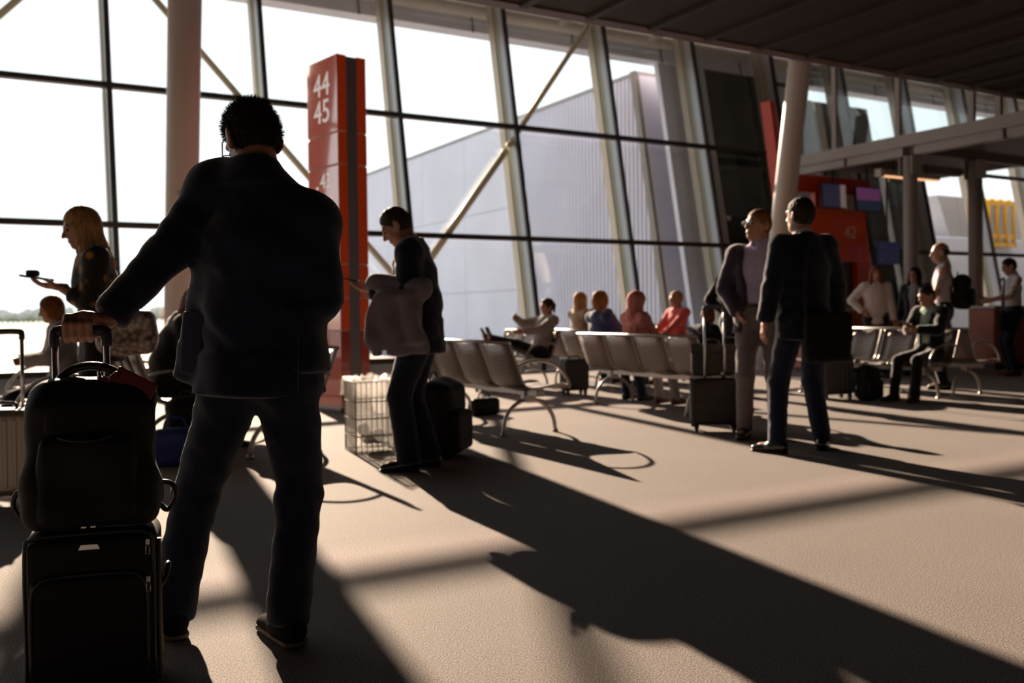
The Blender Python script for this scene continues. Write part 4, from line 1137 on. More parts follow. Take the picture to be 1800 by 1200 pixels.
def strands(prims, res, n, length, seed, name, material, parent, up=0.5, w=0.0016, sweep=(0, 0, 0)):
    """short tapering hairs standing on the surface of a hair shape"""
    P, Q = mesh_sdf(prims, res)
    ctr = P.mean(0); r = np.random.RandomState(seed)
    nn = np.cross(P[Q[:, 2]] - P[Q[:, 0]], P[Q[:, 3]] - P[Q[:, 1]]); nn /= np.linalg.norm(nn, axis=1)[:, None] + 1e-9
    i = r.randint(0, len(Q), n)
    b0 = P[Q[i]].mean(1) + r.normal(0, res * 0.4, (n, 3)); d = nn[i] * up + r.normal(0, 0.28, (n, 3)) + np.asarray(sweep)
    d /= np.linalg.norm(d, axis=1)[:, None]
    L_ = length * (0.55 + 0.6 * r.rand(n))[:, None]
    t = np.cross(d, r.normal(0, 1, (n, 3))); t /= np.linalg.norm(t, axis=1)[:, None] + 1e-9
    u_ = np.cross(d, t)
    V = np.stack([b0 + t * w - nn[i] * 0.004, b0 - t * w * 0.5 + u_ * w * 0.9 - nn[i] * 0.004, b0 - t * w * 0.5 - u_ * w * 0.9 - nn[i] * 0.004, b0 + d * L_], 1).reshape(-1, 3)
    k = np.arange(n)[:, None] * 4
    Fc = np.concatenate([k + [0, 1, 3], k + [1, 2, 3], k + [2, 0, 3]])
    me = bpy.data.meshes.new(name); me.from_pydata(V.tolist(), [], Fc.tolist()); me.update()
    o = link(name, me, material, parent); o['kind'] = 'stuff'
    return o
def person(loc, rz, J, label, top, legs, shoes, hair, skin=SKIN, res=0.013, hres=0.008, hands=None, body_extra=None, scale=None, eyes=True, glasses=False):
    """top: dict; legs: dict; hair: (style, material)"""
    s = J['s']; Rc, Rt = J['Rc'], J['Rt']
    right = Rc @ np.array([1, 0, 0]); fwd = Rc @ np.array([0, 1, 0]); upv = Rc @ np.array([0, 0, 1])
    rt2 = Rt @ np.array([1, 0, 0]); ft2 = Rt @ np.array([0, 1, 0])
    P, Wa, Ch, Nk = J['P'], J['waist'], J['chest'], J['neck']
    # ---- body (skin), one continuous figure
    B = [Prim(P, Wa, (0.145 * s, 0.10 * s), (0.125 * s, 0.09 * s), side=rt2, k=0.05),
         Prim(Wa, Ch, (0.125 * s, 0.09 * s), (0.145 * s, 0.10 * s), side=right, k=0.05),
         Prim(J['shL'] - 0.02 * upv, J['shR'] - 0.02 * upv, 0.055 * s, 0.055 * s, k=0.06),
         Prim(Ch, Nk - upv * 0.03, (0.145 * s, 0.09 * s), (0.075 * s, 0.06 * s), side=right, k=0.05)]
    for k in 'LR':
        B += [Prim(J['sh' + k], J['el' + k], 0.046 * s, 0.038 * s), Prim(J['el' + k], J['wr' + k], 0.039 * s, 0.026 * s, k=0.02),
              Prim(J['hip' + k], J['kn' + k], 0.080 * s, 0.052 * s, k=0.04), Prim(J['kn' + k], J['an' + k], 0.053 * s, 0.036 * s, k=0.02),
              Prim(J['an' + k] + np.array([0, 0, -0.03]), J['an' + k] + J['toe' + k] * 0.13 * s + np.array([0, 0, -0.045]), 0.034 * s, 0.026 * s)]
    B += head_prims(J['head'], J['Rh'], s, Nk - upv * 0.04, detail=False)
    fine = head_prims(J['head'], J['Rh'], s, Nk - upv * 0.02, detail=True)
    pieces = [(B, res), (fine, hres)]
    for k, sg in (('L', -1), ('R', 1)):
        hs = (hands or {}).get(k)
        if hs == 'hide': continue
        d = nv(J['wr' + k] - J['el' + k]); nr = np.array([-sg * 1.0, 0, 0.0]); cu = 0.4
        if isinstance(hs, dict):
            d = np.asarray(hs.get('d', d)); nr = np.asarray(hs.get('n', nr)); cu = hs.get('curl', cu)
        if isinstance(hs, list): pieces.append((hs, 0.0045)); continue
        pieces.append((hand_prims(J['wr' + k], d, nr, sg, s, cu), max(hres * 0.62, 0.0045)))
    root = sdf_object('person', pieces, skin)
    root.location = loc; root.rotation_euler = (0, 0, rz)
    meta(root, label, 'person')
    # ---- trousers
    lm = legs['m']; fl = legs.get('r', 1.0); hemz = legs.get('hem', 0.0)
    T_ = [Prim(J['hipL'] + np.array([0, 0, 0.03]), J['hipR'] + np.array([0, 0, 0.03]), 0.103 * s * fl, 0.103 * s * fl, k=0.04),
          Prim(P + Rt @ np.array([0, 0, 0.0]), P + Rt @ np.array([0, 0, 0.10 * s]), (0.163 * s, 0.112 * s), (0.150 * s, 0.104 * s), side=rt2, k=0.05, cap=0.3)]
    for k in 'LR':
        a, kn, an = J['hip' + k], J['kn' + k], J['an' + k]
        T_ += [Prim(a, kn, 0.097 * s * fl, 0.070 * s * fl, k=0.05), Prim(kn, an + (an - kn) * (0.04 - hemz), (0.070 * s * fl), (legs.get('cuff', 0.060) * s * fl), k=0.03, cap=0.35)]
    T_ += legs.get('extra', [])
    sdf_object('trousers', [(T_, res, wrinkle(0.006 if res < 0.012 else 0.004))], lm, root)
    # ---- shoes
    sm = shoes['m']
    for k in 'LR':
        an, td = J['an' + k], J['toe' + k]; sd = np.cross(td, [0, 0, 1.0])
        up_ = np.cross(sd, td)
        gz = an - up_ * 0.083 * s if abs(td[2]) > 0.12 else np.array([an[0], an[1], an[2] - 0.083 * s])
        g = gz
        S_ = [Prim(g - td * 0.045 * s + up_ * 0.045 * s, g + td * 0.03 * s + up_ * 0.052 * s, (0.038 * s, 0.045 * s), (0.042 * s, 0.045 * s), side=sd, k=0.03),
              Prim(g + td * 0.02 * s + up_ * 0.04 * s, g + td * 0.165 * s + up_ * 0.026 * s, (0.044 * s, 0.042 * s), (0.036 * s, 0.026 * s), side=sd, k=0.03),
              Prim(g - td * 0.02 * s + up_ * 0.06 * s, g - td * 0.01 * s + up_ * 0.10 * s, 0.04 * s, 0.038 * s, k=0.03),
              Cut(g + up_ * 0.016, -up_)]
        sh = sdf_object('shoe', [(S_, max(res * 0.6, 0.007))], sm, root)
        So = [Prim(g - td * 0.045 * s + up_ * 0.012, g + td * 0.165 * s + up_ * 0.012, (0.043 * s, 0.03 * s), (0.038 * s, 0.03 * s), side=sd, k=0.0), Cut(g + up_ * 0.001, -up_), Cut(g + up_ * 0.018, up_)]
        sdf_object('sole', [(So, max(res * 0.5, 0.006))], shoes.get('sole', M_rub), sh, smooth_it=0)
    # ---- tops
    def torso(g, hem, hr, sl=1.0, sleeve_end=1.0, shoulder=0.062):
        """g: extra thickness; hem: metres below the pelvis joint"""
        hp = P - Rt @ np.array([0, 0, hem * s]) if not top.get('hem_vert') else P - np.array([0, 0, hem * s])
        pr = [Prim(hp, P + (Wa - P) * 0.3, ((0.16 + hr + g) * s, (0.11 + hr * 0.8 + g) * s), ((0.152 + g) * s, (0.108 + g) * s), side=rt2, k=0.04, cap=0.12),
              Prim(P + (Wa - P) * 0.3, Wa, ((0.152 + g) * s, (0.108 + g) * s), ((0.145 + g) * s, (0.103 + g) * s), side=right, k=0.04),
              Prim(Wa, Ch, ((0.145 + g) * s, (0.103 + g) * s), ((0.165 + g) * s, (0.115 + g) * s), side=right, k=0.05),
              Prim(Ch, Ch + upv * 0.10 * s, ((0.165 + g) * s, (0.115 + g) * s), ((0.15 + g) * s, (0.095 + g) * s), side=right, k=0.05),
              Prim(J['shL'] + right * 0.01, J['shR'] - right * 0.01, (shoulder + g) * s, (shoulder + g) * s, k=0.05),
              Prim(Nk - upv * 0.06 * s, Nk - upv * 0.0, ((0.10 + g) * s, (0.075 + g) * s), ((0.065 + g) * s, (0.06 + g) * s), side=right, k=0.05, cap=0.3)]
        sv = []
        for k in 'LR':
            sh, el, wr = J['sh' + k], J['el' + k], J['wr' + k]
            we = el + (wr - el) * sleeve_end
            sv += [Prim(sh, el, (0.060 * sl + g) * s, (0.050 * sl + g) * s, k=0.04)]
            if sleeve_end > 0: sv += [Prim(el, we, (0.050 * sl + g) * s, (0.040 * sl + g) * s, k=0.025, cap=0.3)]
        return pr, sv
    out = {}
    if 'shirt' in top:
        pr, sv = torso(-0.004, top.get('shirt_hem', 0.02), 0.0, 0.85, top.get('shirt_sleeve', 0.97), 0.056)
        pr += [Prim(Nk - upv * 0.04 * s, Nk + upv * 0.035 * s + fwd * 0.008, (0.074 * s, 0.07 * s), (0.068 * s, 0.068 * s), side=right, k=0.02, cap=0.2)] if top.get('collar', True) else []
        pr += [Cut(Nk + upv * 0.038 * s, upv * 0.95 + fwd * 0.25, 0.0)]
        out['shirt'] = sdf_object('shirt', [(pr + sv, res, wrinkle(0.003))], top['shirt'], root)
        if top.get('belt'):
            bp_ = P + (Wa - P) * 0.42
            sdf_object('belt', [([Prim(bp_ - Rt @ np.array([0, 0, 0.012]), bp_ + Rt @ np.array([0, 0, 0.012]), (0.157 * s, 0.113 * s), (0.157 * s, 0.113 * s), side=rt2, cap=0.05), Cut(bp_ + Rt @ np.array([0, 0, 0.02]), Rt @ np.array([0, 0, 1.0])), Cut(bp_ - Rt @ np.array([0, 0, 0.02]), -(Rt @ np.array([0, 0, 1.0])))], max(res * 0.7, 0.008))], M_lthblk, root)
    if 'jacket' in top:
        g = top.get('g', 0.018)
        pr, sv = torso(g, top.get('hem', 0.14), top.get('flare', 0.01), top.get('sl', 1.05), top.get('sleeve', 0.96), top.get('shoulder', 0.062))
        pr += top.get('extra', [])
        if top.get('collar', True):
            pr += [Prim(Nk - upv * 0.05 * s - fwd * 0.01, Nk + upv * 0.02 * s - fwd * 0.012, (0.085 * s, 0.078 * s), (0.074 * s, 0.07 * s), side=right, k=0.02, cap=0.2)]
            pr += [Cut(Nk + upv * (-0.022 if 'shirt' in top else 0.03) * s, upv * 0.86 + fwd * 0.5, 0.0)]
        if top.get('open'):
            o_ = top['open']
            pr += [Prim(Nk + fwd * 0.12 * s + upv * 0.02, Wa + fwd * 0.16 * s, (max(0.075, o_) * s, 0.105 * s), (o_ * s, 0.09 * s), side=right, k=0.01, op='-'),
                   Prim(Wa + fwd * 0.16 * s, P + fwd * 0.18 * s - Rt @ np.array([0, 0, 0.25 * s]), (o_ * s, 0.09 * s), (o_ * 1.3 * s, 0.12 * s), side=right, k=0.01, op='-')]
        out['jacket'] = sdf_object(top.get('name', 'jacket'), [(pr + sv, res, wrinkle(top.get('wr', 0.005)))], top['jacket'], root)
    # ---- hair, eyes, brows
    st, hm = hair
    hp = hair_prims(J['head'], J['Rh'], st, s)
    if hp:
        hname = 'headscarf' if st == 'scarf' else 'hair'
        def hd(x, y, z): return 0.0025 * np.sin(x * 190 + np.sin(z * 60) * 2) * np.sin(y * 170 + z * 40)
        out['hair'] = sdf_object(hname, [(hp, hres, hd)], hm, root)
        out['hp'] = hp
    T = lambda v: Vector(J['head'] + J['Rh'] @ (np.asarray(v, float) * s))
    if eyes:
        for sg in (-1, 1):
            MB().ball(T((sg * 0.032, 0.082, 0.006)), 0.0105 * s, u=10, v=8).done('eye', mat('eye_dark', (0.03, 0.025, 0.02), 0.2), root)
            b = MB(); b.tube([T((sg * 0.018, 0.094, 0.024)), T((sg * 0.034, 0.092, 0.029)), T((sg * 0.05, 0.08, 0.024))], [0.003 * s, 0.004 * s, 0.0025 * s], 6)
            b.done('eyebrow', hm if st not in ('scarf', 'bald') else mat('brow_brown', (0.06, 0.035, 0.02), 0.7), root)
        b = MB(); b.tube([T((-0.02, 0.091, -0.063)), T((0, 0.0965, -0.062)), T((0.02, 0.091, -0.063))], [0.002 * s, 0.0042 * s, 0.002 * s], 6); b.done('lips', mat('lips', (0.30, 0.09, 0.075), 0.5), root)
    if glasses:
        gm = mat('glasses_frame', (0.02, 0.02, 0.022), 0.3)
        b = MB()
        for sg in (-1, 1):
            b.tube([T((sg * 0.034 + 0.023 * math.cos(a), 0.108, 0.004 + 0.017 * math.sin(a))) for a in np.linspace(0, 2 * math.pi, 14, endpoint=False)], 0.002 * s, 6, closed=True)
            b.tube([T((sg * 0.056, 0.106, 0.008)), T((sg * 0.081, 0.04, 0.012)), T((sg * 0.084, -0.02, 0.008)), T((sg * 0.082, -0.035, -0.01))], 0.0022 * s, 6)
        b.tube([T((-0.011, 0.11, 0.006)), T((0.011, 0.11, 0.006))], 0.002 * s, 6)
        gl = b.done('glasses', gm, root)
        for sg in (-1, 1):
            bm_ = MB(); ring = [T((sg * 0.034 + 0.022 * math.cos(a), 0.108, 0.004 + 0.016 * math.sin(a))) for a in np.linspace(0, 2 * math.pi, 14, endpoint=False)]
            bm_.bm.faces.new([bm_.bm.verts.new(q) for q in ring]); bm_.done('lens', glass_mat('lens_glass', (0.85, 0.85, 0.85)), gl)
    root['_'] = 1; del root['_']
    out['root'] = root
    return out

# cloths
C_navy = fabric('navy_blazer', (0.0105, 0.0165, 0.040), sheen=0.26, rough=0.8, spec=0.2)
C_jean = fabric('dark_denim', (0.0095, 0.015, 0.036), bump=0.5, sheen=0.18, rough=0.8, spec=0.2)
C_navy2 = fabric('dark_navy_suit', (0.009, 0.012, 0.027), sheen=0.25)
C_black = fabric('black', (0.006, 0.006, 0.007))
C_black2 = fabric('black_coat', (0.006, 0.006, 0.007), sheen=0.08)
C_plum = fabric('plum_jacket', (0.045, 0.035, 0.060))
C_lilac = fabric('lilac_shirt', (0.46, 0.42, 0.60), 0.05, 0.15)
C_white = fabric('white_knit', (0.62, 0.58, 0.57), 0.05, 0.3)
C_whsh = fabric('white_shirt', (0.62, 0.60, 0.62), 0.04, 0.1)
C_mauve = fabric('pale_mauve_shirt', (0.50, 0.43, 0.47), 0.05, 0.1)
C_grey = fabric('grey_trousers', (0.20, 0.17, 0.17), 0.06)
C_coat = fabric('grey_mauve_coat', (0.20, 0.175, 0.215), 0.08)
C_coral = fabric('coral_shirt', (0.72, 0.12, 0.11), 0.05)
C_pink = mat('cloth_pink_scarf', (0.55, 0.22, 0.20), 0.85, spec=0.2, noise=0.5, nscale=9, stretch=(6, 6, 0.6), bump=0.6, bscale=30)
C_green = fabric('mint_shirt', (0.34, 0.46, 0.38), 0.25)
C_lgrey = fabric('light_grey_top', (0.30, 0.28, 0.28), 0.06)
S_black = mat('shoe_black_leather', (0.010, 0.010, 0.010), 0.25, coat=0.4)
S_suede = mat('shoe_dark_suede', (0.008, 0.007, 0.007), 0.8, spec=0.1)
S_brown = mat('shoe_brown', (0.12, 0.04, 0.02), 0.5)
S_sole = mat('sole_taupe', (0.20, 0.13, 0.10), 0.7)
H_dark = hairmat('dark_brown', (0.030, 0.020, 0.015))
H_grey = hairmat('greying', (0.045, 0.036, 0.032))
H_ginger = hairmat('ginger', (0.20, 0.075, 0.025))
H_auburn = hairmat('auburn', (0.16, 0.05, 0.02))
H_blond = hairmat('blond', (0.42, 0.23, 0.095))
H_gold = hairmat('golden_brown', (0.22, 0.11, 0.035))
H_black = hairmat('black', (0.010, 0.008, 0.008))
# ------------------------------------------------------------------ the man in the navy blazer (nearest)
O1 = np.array([-0.80, 2.95, 0.0])
A3 = lambda *v: np.array(v, float)
fcm = Matrix.Translation(fc.location) @ Matrix.Rotation(fc.rotation_euler.z, 4, 'Z')
grip = np.array(fcm @ Vector((HANDLE_X, 0.105, HANDLE_Z))) - O1          # middle of the trolley grip, in his frame
bx_ = np.array((fcm.to_3x3() @ Vector((1, 0, 0)))); by_ = np.array((fcm.to_3x3() @ Vector((0, 1, 0))))
wrL = grip + bx_ * 0.062 + by_ * 0.045 + A3(0, 0, 0.028)
Rc1 = rot('Z', 0.10) @ rot('X', -0.10) @ rot('Y', 0.30)
J1 = {'s': 1.0, 'P': A3(-0.005, 0.0, 0.87), 'Rt': rot('Z', 0.08) @ rot('Y', 0.02), 'Rc': Rc1,
      'waist': A3(0.0, 0.0, 1.03), 'chest': A3(0.012, 0.0, 1.25), 'neck': A3(0.008, 0.02, 1.488),
      'shL': A3(-0.148, 0.02, 1.447), 'shR': A3(0.178, -0.01, 1.337), 'hipL': A3(-0.085, 0.01, 0.83), 'hipR': A3(0.085, -0.01, 0.82),
      'elR': A3(0.205, -0.02, 1.09), 'wrR': A3(0.09, 0.18, 1.11), 'wrL': wrL,
      'Rh': rot('Z', 0.72) @ rot('X', -0.50) @ rot('Y', 0.02), 'head': A3(-0.032, 0.05, 1.598),
      'knL': A3(-0.24, 0.08, 0.465), 'anL': A3(-0.315, 0.06, 0.085), 'knR': A3(0.105, 0.05, 0.46), 'anR': A3(0.078, -0.02, 0.085),
      'toeL': nv((-0.45, 0.9, 0)), 'toeR': nv((-0.62, 0.78, 0))}
J1['elL'] = J1['shL'] * 0.48 + wrL * 0.52 + A3(0.012, 0.03, 0.008)
J1['wrL'] = wrL
# fingers of the gripping hand close over the bar
gh = []
def bar_pt(x, ang, r): return grip + bx_ * x + (by_ * math.cos(ang) + A3(0, 0, 1) * math.sin(ang)) * r
for i, x in enumerate((0.030, 0.009, -0.012, -0.032)):
    x -= 0.004
    L_ = (1.0, 1.05, 1.0, 0.85)[i]
    k0 = bar_pt(x, math.radians(95), 0.040) + by_ * 0.004
    pts = [k0, bar_pt(x, math.radians(150), 0.038), bar_pt(x, math.radians(205), 0.030), bar_pt(x, math.radians(262), 0.027), bar_pt(x, math.radians(262 + 35 * L_), 0.026)]
    for q in range(4):
        gh.append(Prim(pts[q], pts[q + 1], 0.0108 - 0.0006 * q, 0.0102 - 0.0006 * q, k=0.004))
kn_mid = bar_pt(0.0, math.radians(80), 0.042)
gh += [Prim(wrL + bx_ * 0.03 + A3(0, 0, 0.012), wrL, (0.028, 0.023), (0.029, 0.021), side=by_, k=0.015),
       Prim(wrL, kn_mid + bx_ * 0.008, (0.033, 0.020), (0.030, 0.016), side=by_ , k=0.02),
       Prim(bar_pt(0.026, math.radians(85), 0.036), bar_pt(-0.033, math.radians(85), 0.034), 0.014, 0.012, k=0.012),
       Prim(wrL - A3(0, 0, 0.012) + bx_ * (-0.005), bar_pt(0.048, math.radians(-20), 0.032), 0.014, 0.011, k=0.012),
       Prim(bar_pt(0.048, math.radians(-20), 0.032), bar_pt(0.022, math.radians(-45), 0.030), 0.011, 0.009, k=0.005)]
# blazer: front panel swinging open on his left, patch pocket, collar, vent
ex1 = [Prim(A3(-0.165, 0.02, 1.26), A3(-0.226, 0.03, 0.845), (0.035, 0.045), (0.066, 0.045), side=(1, 0.15, 0), k=0.06, cap=0.5),
       Prim(A3(0.14, 0.0, 1.05), A3(0.162, -0.01, 0.86), (0.05, 0.10), (0.060, 0.10), side=(1, 0, 0), k=0.05, cap=0.2),
       Prim(A3(-0.09, 0.015, 1.47), A3(-0.15, 0.02, 1.452), 0.06, 0.06, k=0.04),
       Prim(A3(0.0, -0.02, 1.44), A3(-0.002, 0.0, 1.522), (0.105, 0.085), (0.078, 0.072), side=(1, 0, -0.2), k=0.04, cap=0.2)]
m1 = person(tuple(O1), 0.0, J1, 'man in a navy blazer seen from behind, gripping a trolley handle',
            {'jacket': C_navy, 'g': 0.022, 'hem': 0.075, 'flare': 0.024, 'sl': 0.84, 'sleeve': 0.93, 'shoulder': 0.066, 'extra': ex1, 'wr': 0.006, 'name': 'blazer'},
            {'m': C_jean, 'r': 1.04, 'cuff': 0.066}, {'m': S_suede, 'sole': S_sole}, ('spiky', H_dark), res=0.0095, hres=0.0055, hands={'L': gh}, glasses=True)
r1 = m1['root']
strands(m1['hp'], 0.006, 6500, 0.015, 11, 'hair_strands', H_dark, m1['hair'], up=0.9, w=0.0013, sweep=(-0.15, 0.1, 0.35))
pk = sdf_object('patch_pocket', [([RBox((-0.202, -0.030, 0.952), (0.050, 0.010, 0.10), 0.009, R=rot('Z', -0.42) @ rot('Y', 0.10), k=0.0)], 0.006)], C_navy, m1['jacket'])
# centre back vent and sleeve buttons
MB().box((-0.0015, -0.001, 0.0), (0.0015, 0.004, 0.17), 0.0, mtx=Matrix.Translation((0.15, -0.155, 0.80)) @ Matrix.Rotation(0.02, 4, 'Y')).done('back_vent', C_black, m1['jacket'])
dl = nv(J1['wrL'] - J1['elL'])
for i in range(3):
    p_ = J1['wrL'] - dl * (0.052 + 0.018 * i) + A3(0.004, -0.052, -0.022)
    MB().tube([p_ + A3(0, 0.004, 0), p_ + A3(0, -0.004, 0)], 0.007, 12).done('sleeve_button', mat('button_horn', (0.03, 0.03, 0.035), 0.25), m1['jacket'])
ph = empty('phone', tuple(O1 + A3(0.03, 0.26, 1.12)), 0.2, label='dark phone held in front of the man in the navy blazer', cat='phone')
MB().box((-0.037, -0.075, -0.004), (0.037, 0.075, 0.004), 0.003, mtx=Matrix.Rotation(0.5, 4, 'X')).done('case', M_black, ph)
MB().box((-0.034, -0.07, 0.004), (0.034, 0.07, 0.0048), 0.0, mtx=Matrix.Rotation(0.5, 4, 'X')).done('display', mat('phone_screen', (0.02, 0.02, 0.025), 0.1), ph)
# ------------------------------------------------------------------ the other travellers
def phone(loc, rz, label, tilt=0.6, w=0.07, l=0.145, name='phone', cat='phone', roll=0.0):
    o = empty(name, loc, rz, label=label, cat=cat)
    M = Matrix.Rotation(tilt, 4, 'X') @ Matrix.Rotation(roll, 4, 'Y')
    MB().box((-w / 2, -l / 2, -0.004), (w / 2, l / 2, 0.004), 0.003, mtx=M).done('case', M_black, o)
    MB().box((-w / 2 + 0.004, -l / 2 + 0.006, 0.004), (w / 2 - 0.004, l / 2 - 0.006, 0.0047), mtx=M).done('display', mat('phone_screen', (0.02, 0.02, 0.025), 0.1), o)
    return o
def toworld(loc, rz, p):
    c, s_ = math.cos(rz), math.sin(rz)
    return (loc[0] + c * p[0] - s_ * p[1], loc[1] + s_ * p[0] + c * p[1], loc[2] + p[2])

def shirt_front(m, J, cloth):
    # collar points, button placket and buttons on an open-fronted shirt
    s = J['s']; Rc = J['Rc']; Nk, Ch, Wa = J['neck'], J['chest'], J['waist']
    rt, fw, up = Rc @ np.array([1, 0, 0]), Rc @ np.array([0, 1, 0]), Rc @ np.array([0, 0, 1])
    for sg in (-1, 1):
        q = [Nk + fw * 0.068 * s + up * 0.020 * s + rt * sg * 0.008 * s, Nk + fw * 0.045 * s + up * 0.036 * s + rt * sg * 0.058 * s,
             Nk + fw * 0.075 * s - up * 0.022 * s + rt * sg * 0.066 * s, Nk + fw * 0.098 * s - up * 0.045 * s + rt * sg * 0.030 * s]
        o_ = fw * 0.012 * s
        MB().hexa([Vector(v) for v in q] + [Vector(v + o_) for v in q]).done('collar_point', cloth, m['shirt'])
    a, b_ = Nk + fw * 0.088 * s - up * 0.05 * s, Wa + fw * 0.106 * s
    pts = [a, Ch + fw * 0.117 * s + up * 0.06 * s, Ch + fw * 0.118 * s, (Ch + Wa) / 2 + fw * 0.113 * s, b_]
    for i in range(4): MB().bar(Vector(pts[i]), Vector(pts[i + 1]), 0.030 * s, 0.008 * s, up=Vector(fw)).done('placket', cloth, m['shirt'])
    for t in (0.3, 1.1, 1.9, 2.7, 3.5):
        i = int(t); p_ = pts[i] + (pts[i + 1] - pts[i]) * (t - i) + fw * 0.004 * s
        MB().tube([Vector(p_), Vector(p_ + fw * 0.004)], 0.0065 * s, 10).done('button', mat('shirt_button', (0.7, 0.68, 0.66), 0.3), m['shirt'])
# --- man with phone and coat over his arm (faces the left end of the hall)
L2, R2 = (-0.605, 6.24, 0), math.radians(88)
J2 = skeleton(1.80, lean=0.0, slouch=0.20, head=(0.0, 0.62, 0), feet={'R': (0.08, -0.03, 0.085), 'L': (-0.09, 0.09, 0.085)},
              hands={'L': (-0.15, 0.30, 1.20), 'R': (0.10, 0.26, 1.15)}, elbows={'L': (-0.4, -0.6, -0.9), 'R': (0.4, -0.6, -0.9)}, toes={'R': (0.25, 1, 0), 'L': (-0.1, 1, 0)})
m2 = person(L2, R2, J2, 'man in a dark navy suit reading his phone by the pylon', {'shirt': C_whsh, 'jacket': C_navy2, 'hem': 0.17, 'open': 0.04, 'flare': 0.03, 'g': 0.026, 'wr': 0.005},
            {'m': C_navy2, 'r': 1.18, 'cuff': 0.068}, {'m': S_black}, ('short', H_grey), res=0.0125, hres=0.0065, hands={'L': {'d': (0.05, 1, 0.15), 'n': (0.3, 0, 1), 'curl': 0.3}, 'R': {'d': (-0.2, 1, 0), 'n': (-0.2, 0, 1), 'curl': 0.4}})
phone(toworld(L2, R2, (-0.13, 0.42, 1.265)), R2, 'phone in the hand of the man in the dark navy suit', 0.25)
# coat over the forearm: two draped falls over the arm
wr, el = J2['wrL'], J2['elL']
ct = empty('draped_coat', toworld(L2, R2, (wr + el) / 2), R2, label='grey mauve coat draped over the phone man\'s forearm', cat='coat')
o_ = (wr + el) / 2
f0, f1 = el + np.array([-0.03, -0.10, 0.03]) - o_, wr + np.array([-0.03, -0.02, 0.045]) - o_
cp = [Prim(f0, f1, (0.07, 0.075), (0.06, 0.065), side=(1, 0, 0), k=0.03),
      Prim((f0 + f1) / 2 + np.array([-0.085, -0.01, -0.05]), (f0 + f1) / 2 + np.array([-0.105, -0.03, -0.43]), (0.028, 0.135), (0.032, 0.175), side=(1, 0, 0), k=0.06, cap=0.5),
      Prim((f0 + f1) / 2 + np.array([-0.045, 0.075, -0.05]), (f0 + f1) / 2 + np.array([-0.075, 0.115, -0.37]), (0.05, 0.065), (0.045, 0.085), side=(1, 0, 0), k=0.07, cap=0.6),
      Prim((f0 + f1) / 2 + np.array([-0.12, -0.06, -0.06]), (f0 + f1) / 2 + np.array([-0.14, -0.10, -0.36]), (0.03, 0.05), (0.03, 0.065), side=(1, 0, 0), k=0.03, cap=0.6),
      Prim((f0 + f1) / 2 + np.array([0.055, 0.0, -0.03]), (f0 + f1) / 2 + np.array([0.06, 0.0, -0.24]), (0.022, 0.12), (0.022, 0.13), side=(1, 0, 0), k=0.06, cap=0.5)]
def coat_disp(x, y, z): return 0.011 * np.sin(y * 38 + np.sin(z * 11) * 1.4) * np.clip((0.05 - z) * 4, 0, 1) + 0.004 * np.sin(z * 31 + y * 17)
sdf_object('fabric', [(cp, 0.010, coat_disp)], C_coat, ct)

# --- man in glasses, lilac shirt, hands in pockets
L3, R3 = (2.02, 7.55, 0), math.radians(164)
J3 = skeleton(1.86, lean=-0.05, head=(-0.85, -0.10, 0), feet={'R': (0.13, 0.02, 0.085), 'L': (-0.12, 0.06, 0.085)},
              hands={'L': (-0.17, 0.09, 1.02), 'R': (0.17, 0.09, 1.02)}, elbows={'L': (-1, -0.8, 0), 'R': (1, -0.8, 0)})
m3 = person(L3, R3, J3, 'man in glasses with a lilac shirt and hands in his grey trouser pockets', {'shirt': C_lilac, 'belt': True, 'jacket': C_plum, 'g': 0.024, 'hem': 0.13, 'open': 0.15, 'flare': 0.03, 'sl': 0.9, 'shoulder': 0.054},
            {'m': C_grey, 'r': 1.02}, {'m': S_black}, ('short', H_ginger), res=0.0125, hres=0.0065, glasses=True,
            hands={'L': {'d': (0.5, -0.15, -1), 'n': (1, 0, 0.2), 'curl': 0.15}, 'R': {'d': (-0.5, -0.15, -1), 'n': (-1, 0, 0.2), 'curl': 0.15}})
shirt_front(m3, J3, C_lilac)

# --- man in a dark jacket seen from behind, shoulder bag
L4, R4 = (2.14, 6.80, 0), math.radians(12)
J4 = skeleton(1.86, lean=0.02, head=(0.30, -0.02, 0), feet={'R': (0.15, 0.02, 0.085), 'L': (-0.24, -0.03, 0.085)},
              hands={'L': (-0.33, 0.02, 0.80), 'R': (0.34, 0.10, 0.90)}, elbows={'L': (-0.6, -1, 0), 'R': (0.8, -0.8, 0)}, toes={'L': (-0.55, 0.75, 0), 'R': (0.6, 0.8, 0)})
m4 = person(L4, R4, J4, 'man in a dark jacket standing with his back to the seats', {'shirt': C_whsh, 'jacket': C_navy2, 'g': 0.025, 'hem': 0.16, 'flare': 0.02, 'sl': 0.92, 'shoulder': 0.054},
            {'m': C_jean, 'r': 1.05}, {'m': S_black}, ('short', H_dark), res=0.0125, hres=0.0065, eyes=False)
sb = empty('shoulder_bag', toworld(L4, R4, (0.06, -0.215, 0.66)), R4, label='black messenger bag on the back of the man in the dark jacket', cat='bag')
sdf_object('body', [([RBox((0, 0, 0.18), (0.175, 0.045, 0.18), 0.035)], 0.012, bp_disp)], C_black2, sb)
MB().box((-0.168, -0.054, 0.15), (0.168, -0.044, 0.345), 0.006).done('flap', C_black2, sb)
b = MB(); b.tube(smooth_path([(-0.15, 0.02, 0.32), (-0.15, 0.045, 0.52), (-0.13, 0.055, 0.72), (-0.10, 0.10, 0.85), (-0.085, 0.18, 0.90)]), 0.017, 8); b.done('strap', mat('strap_dark', (0.022, 0.020, 0.018), 0.8, spec=0.2), sb)

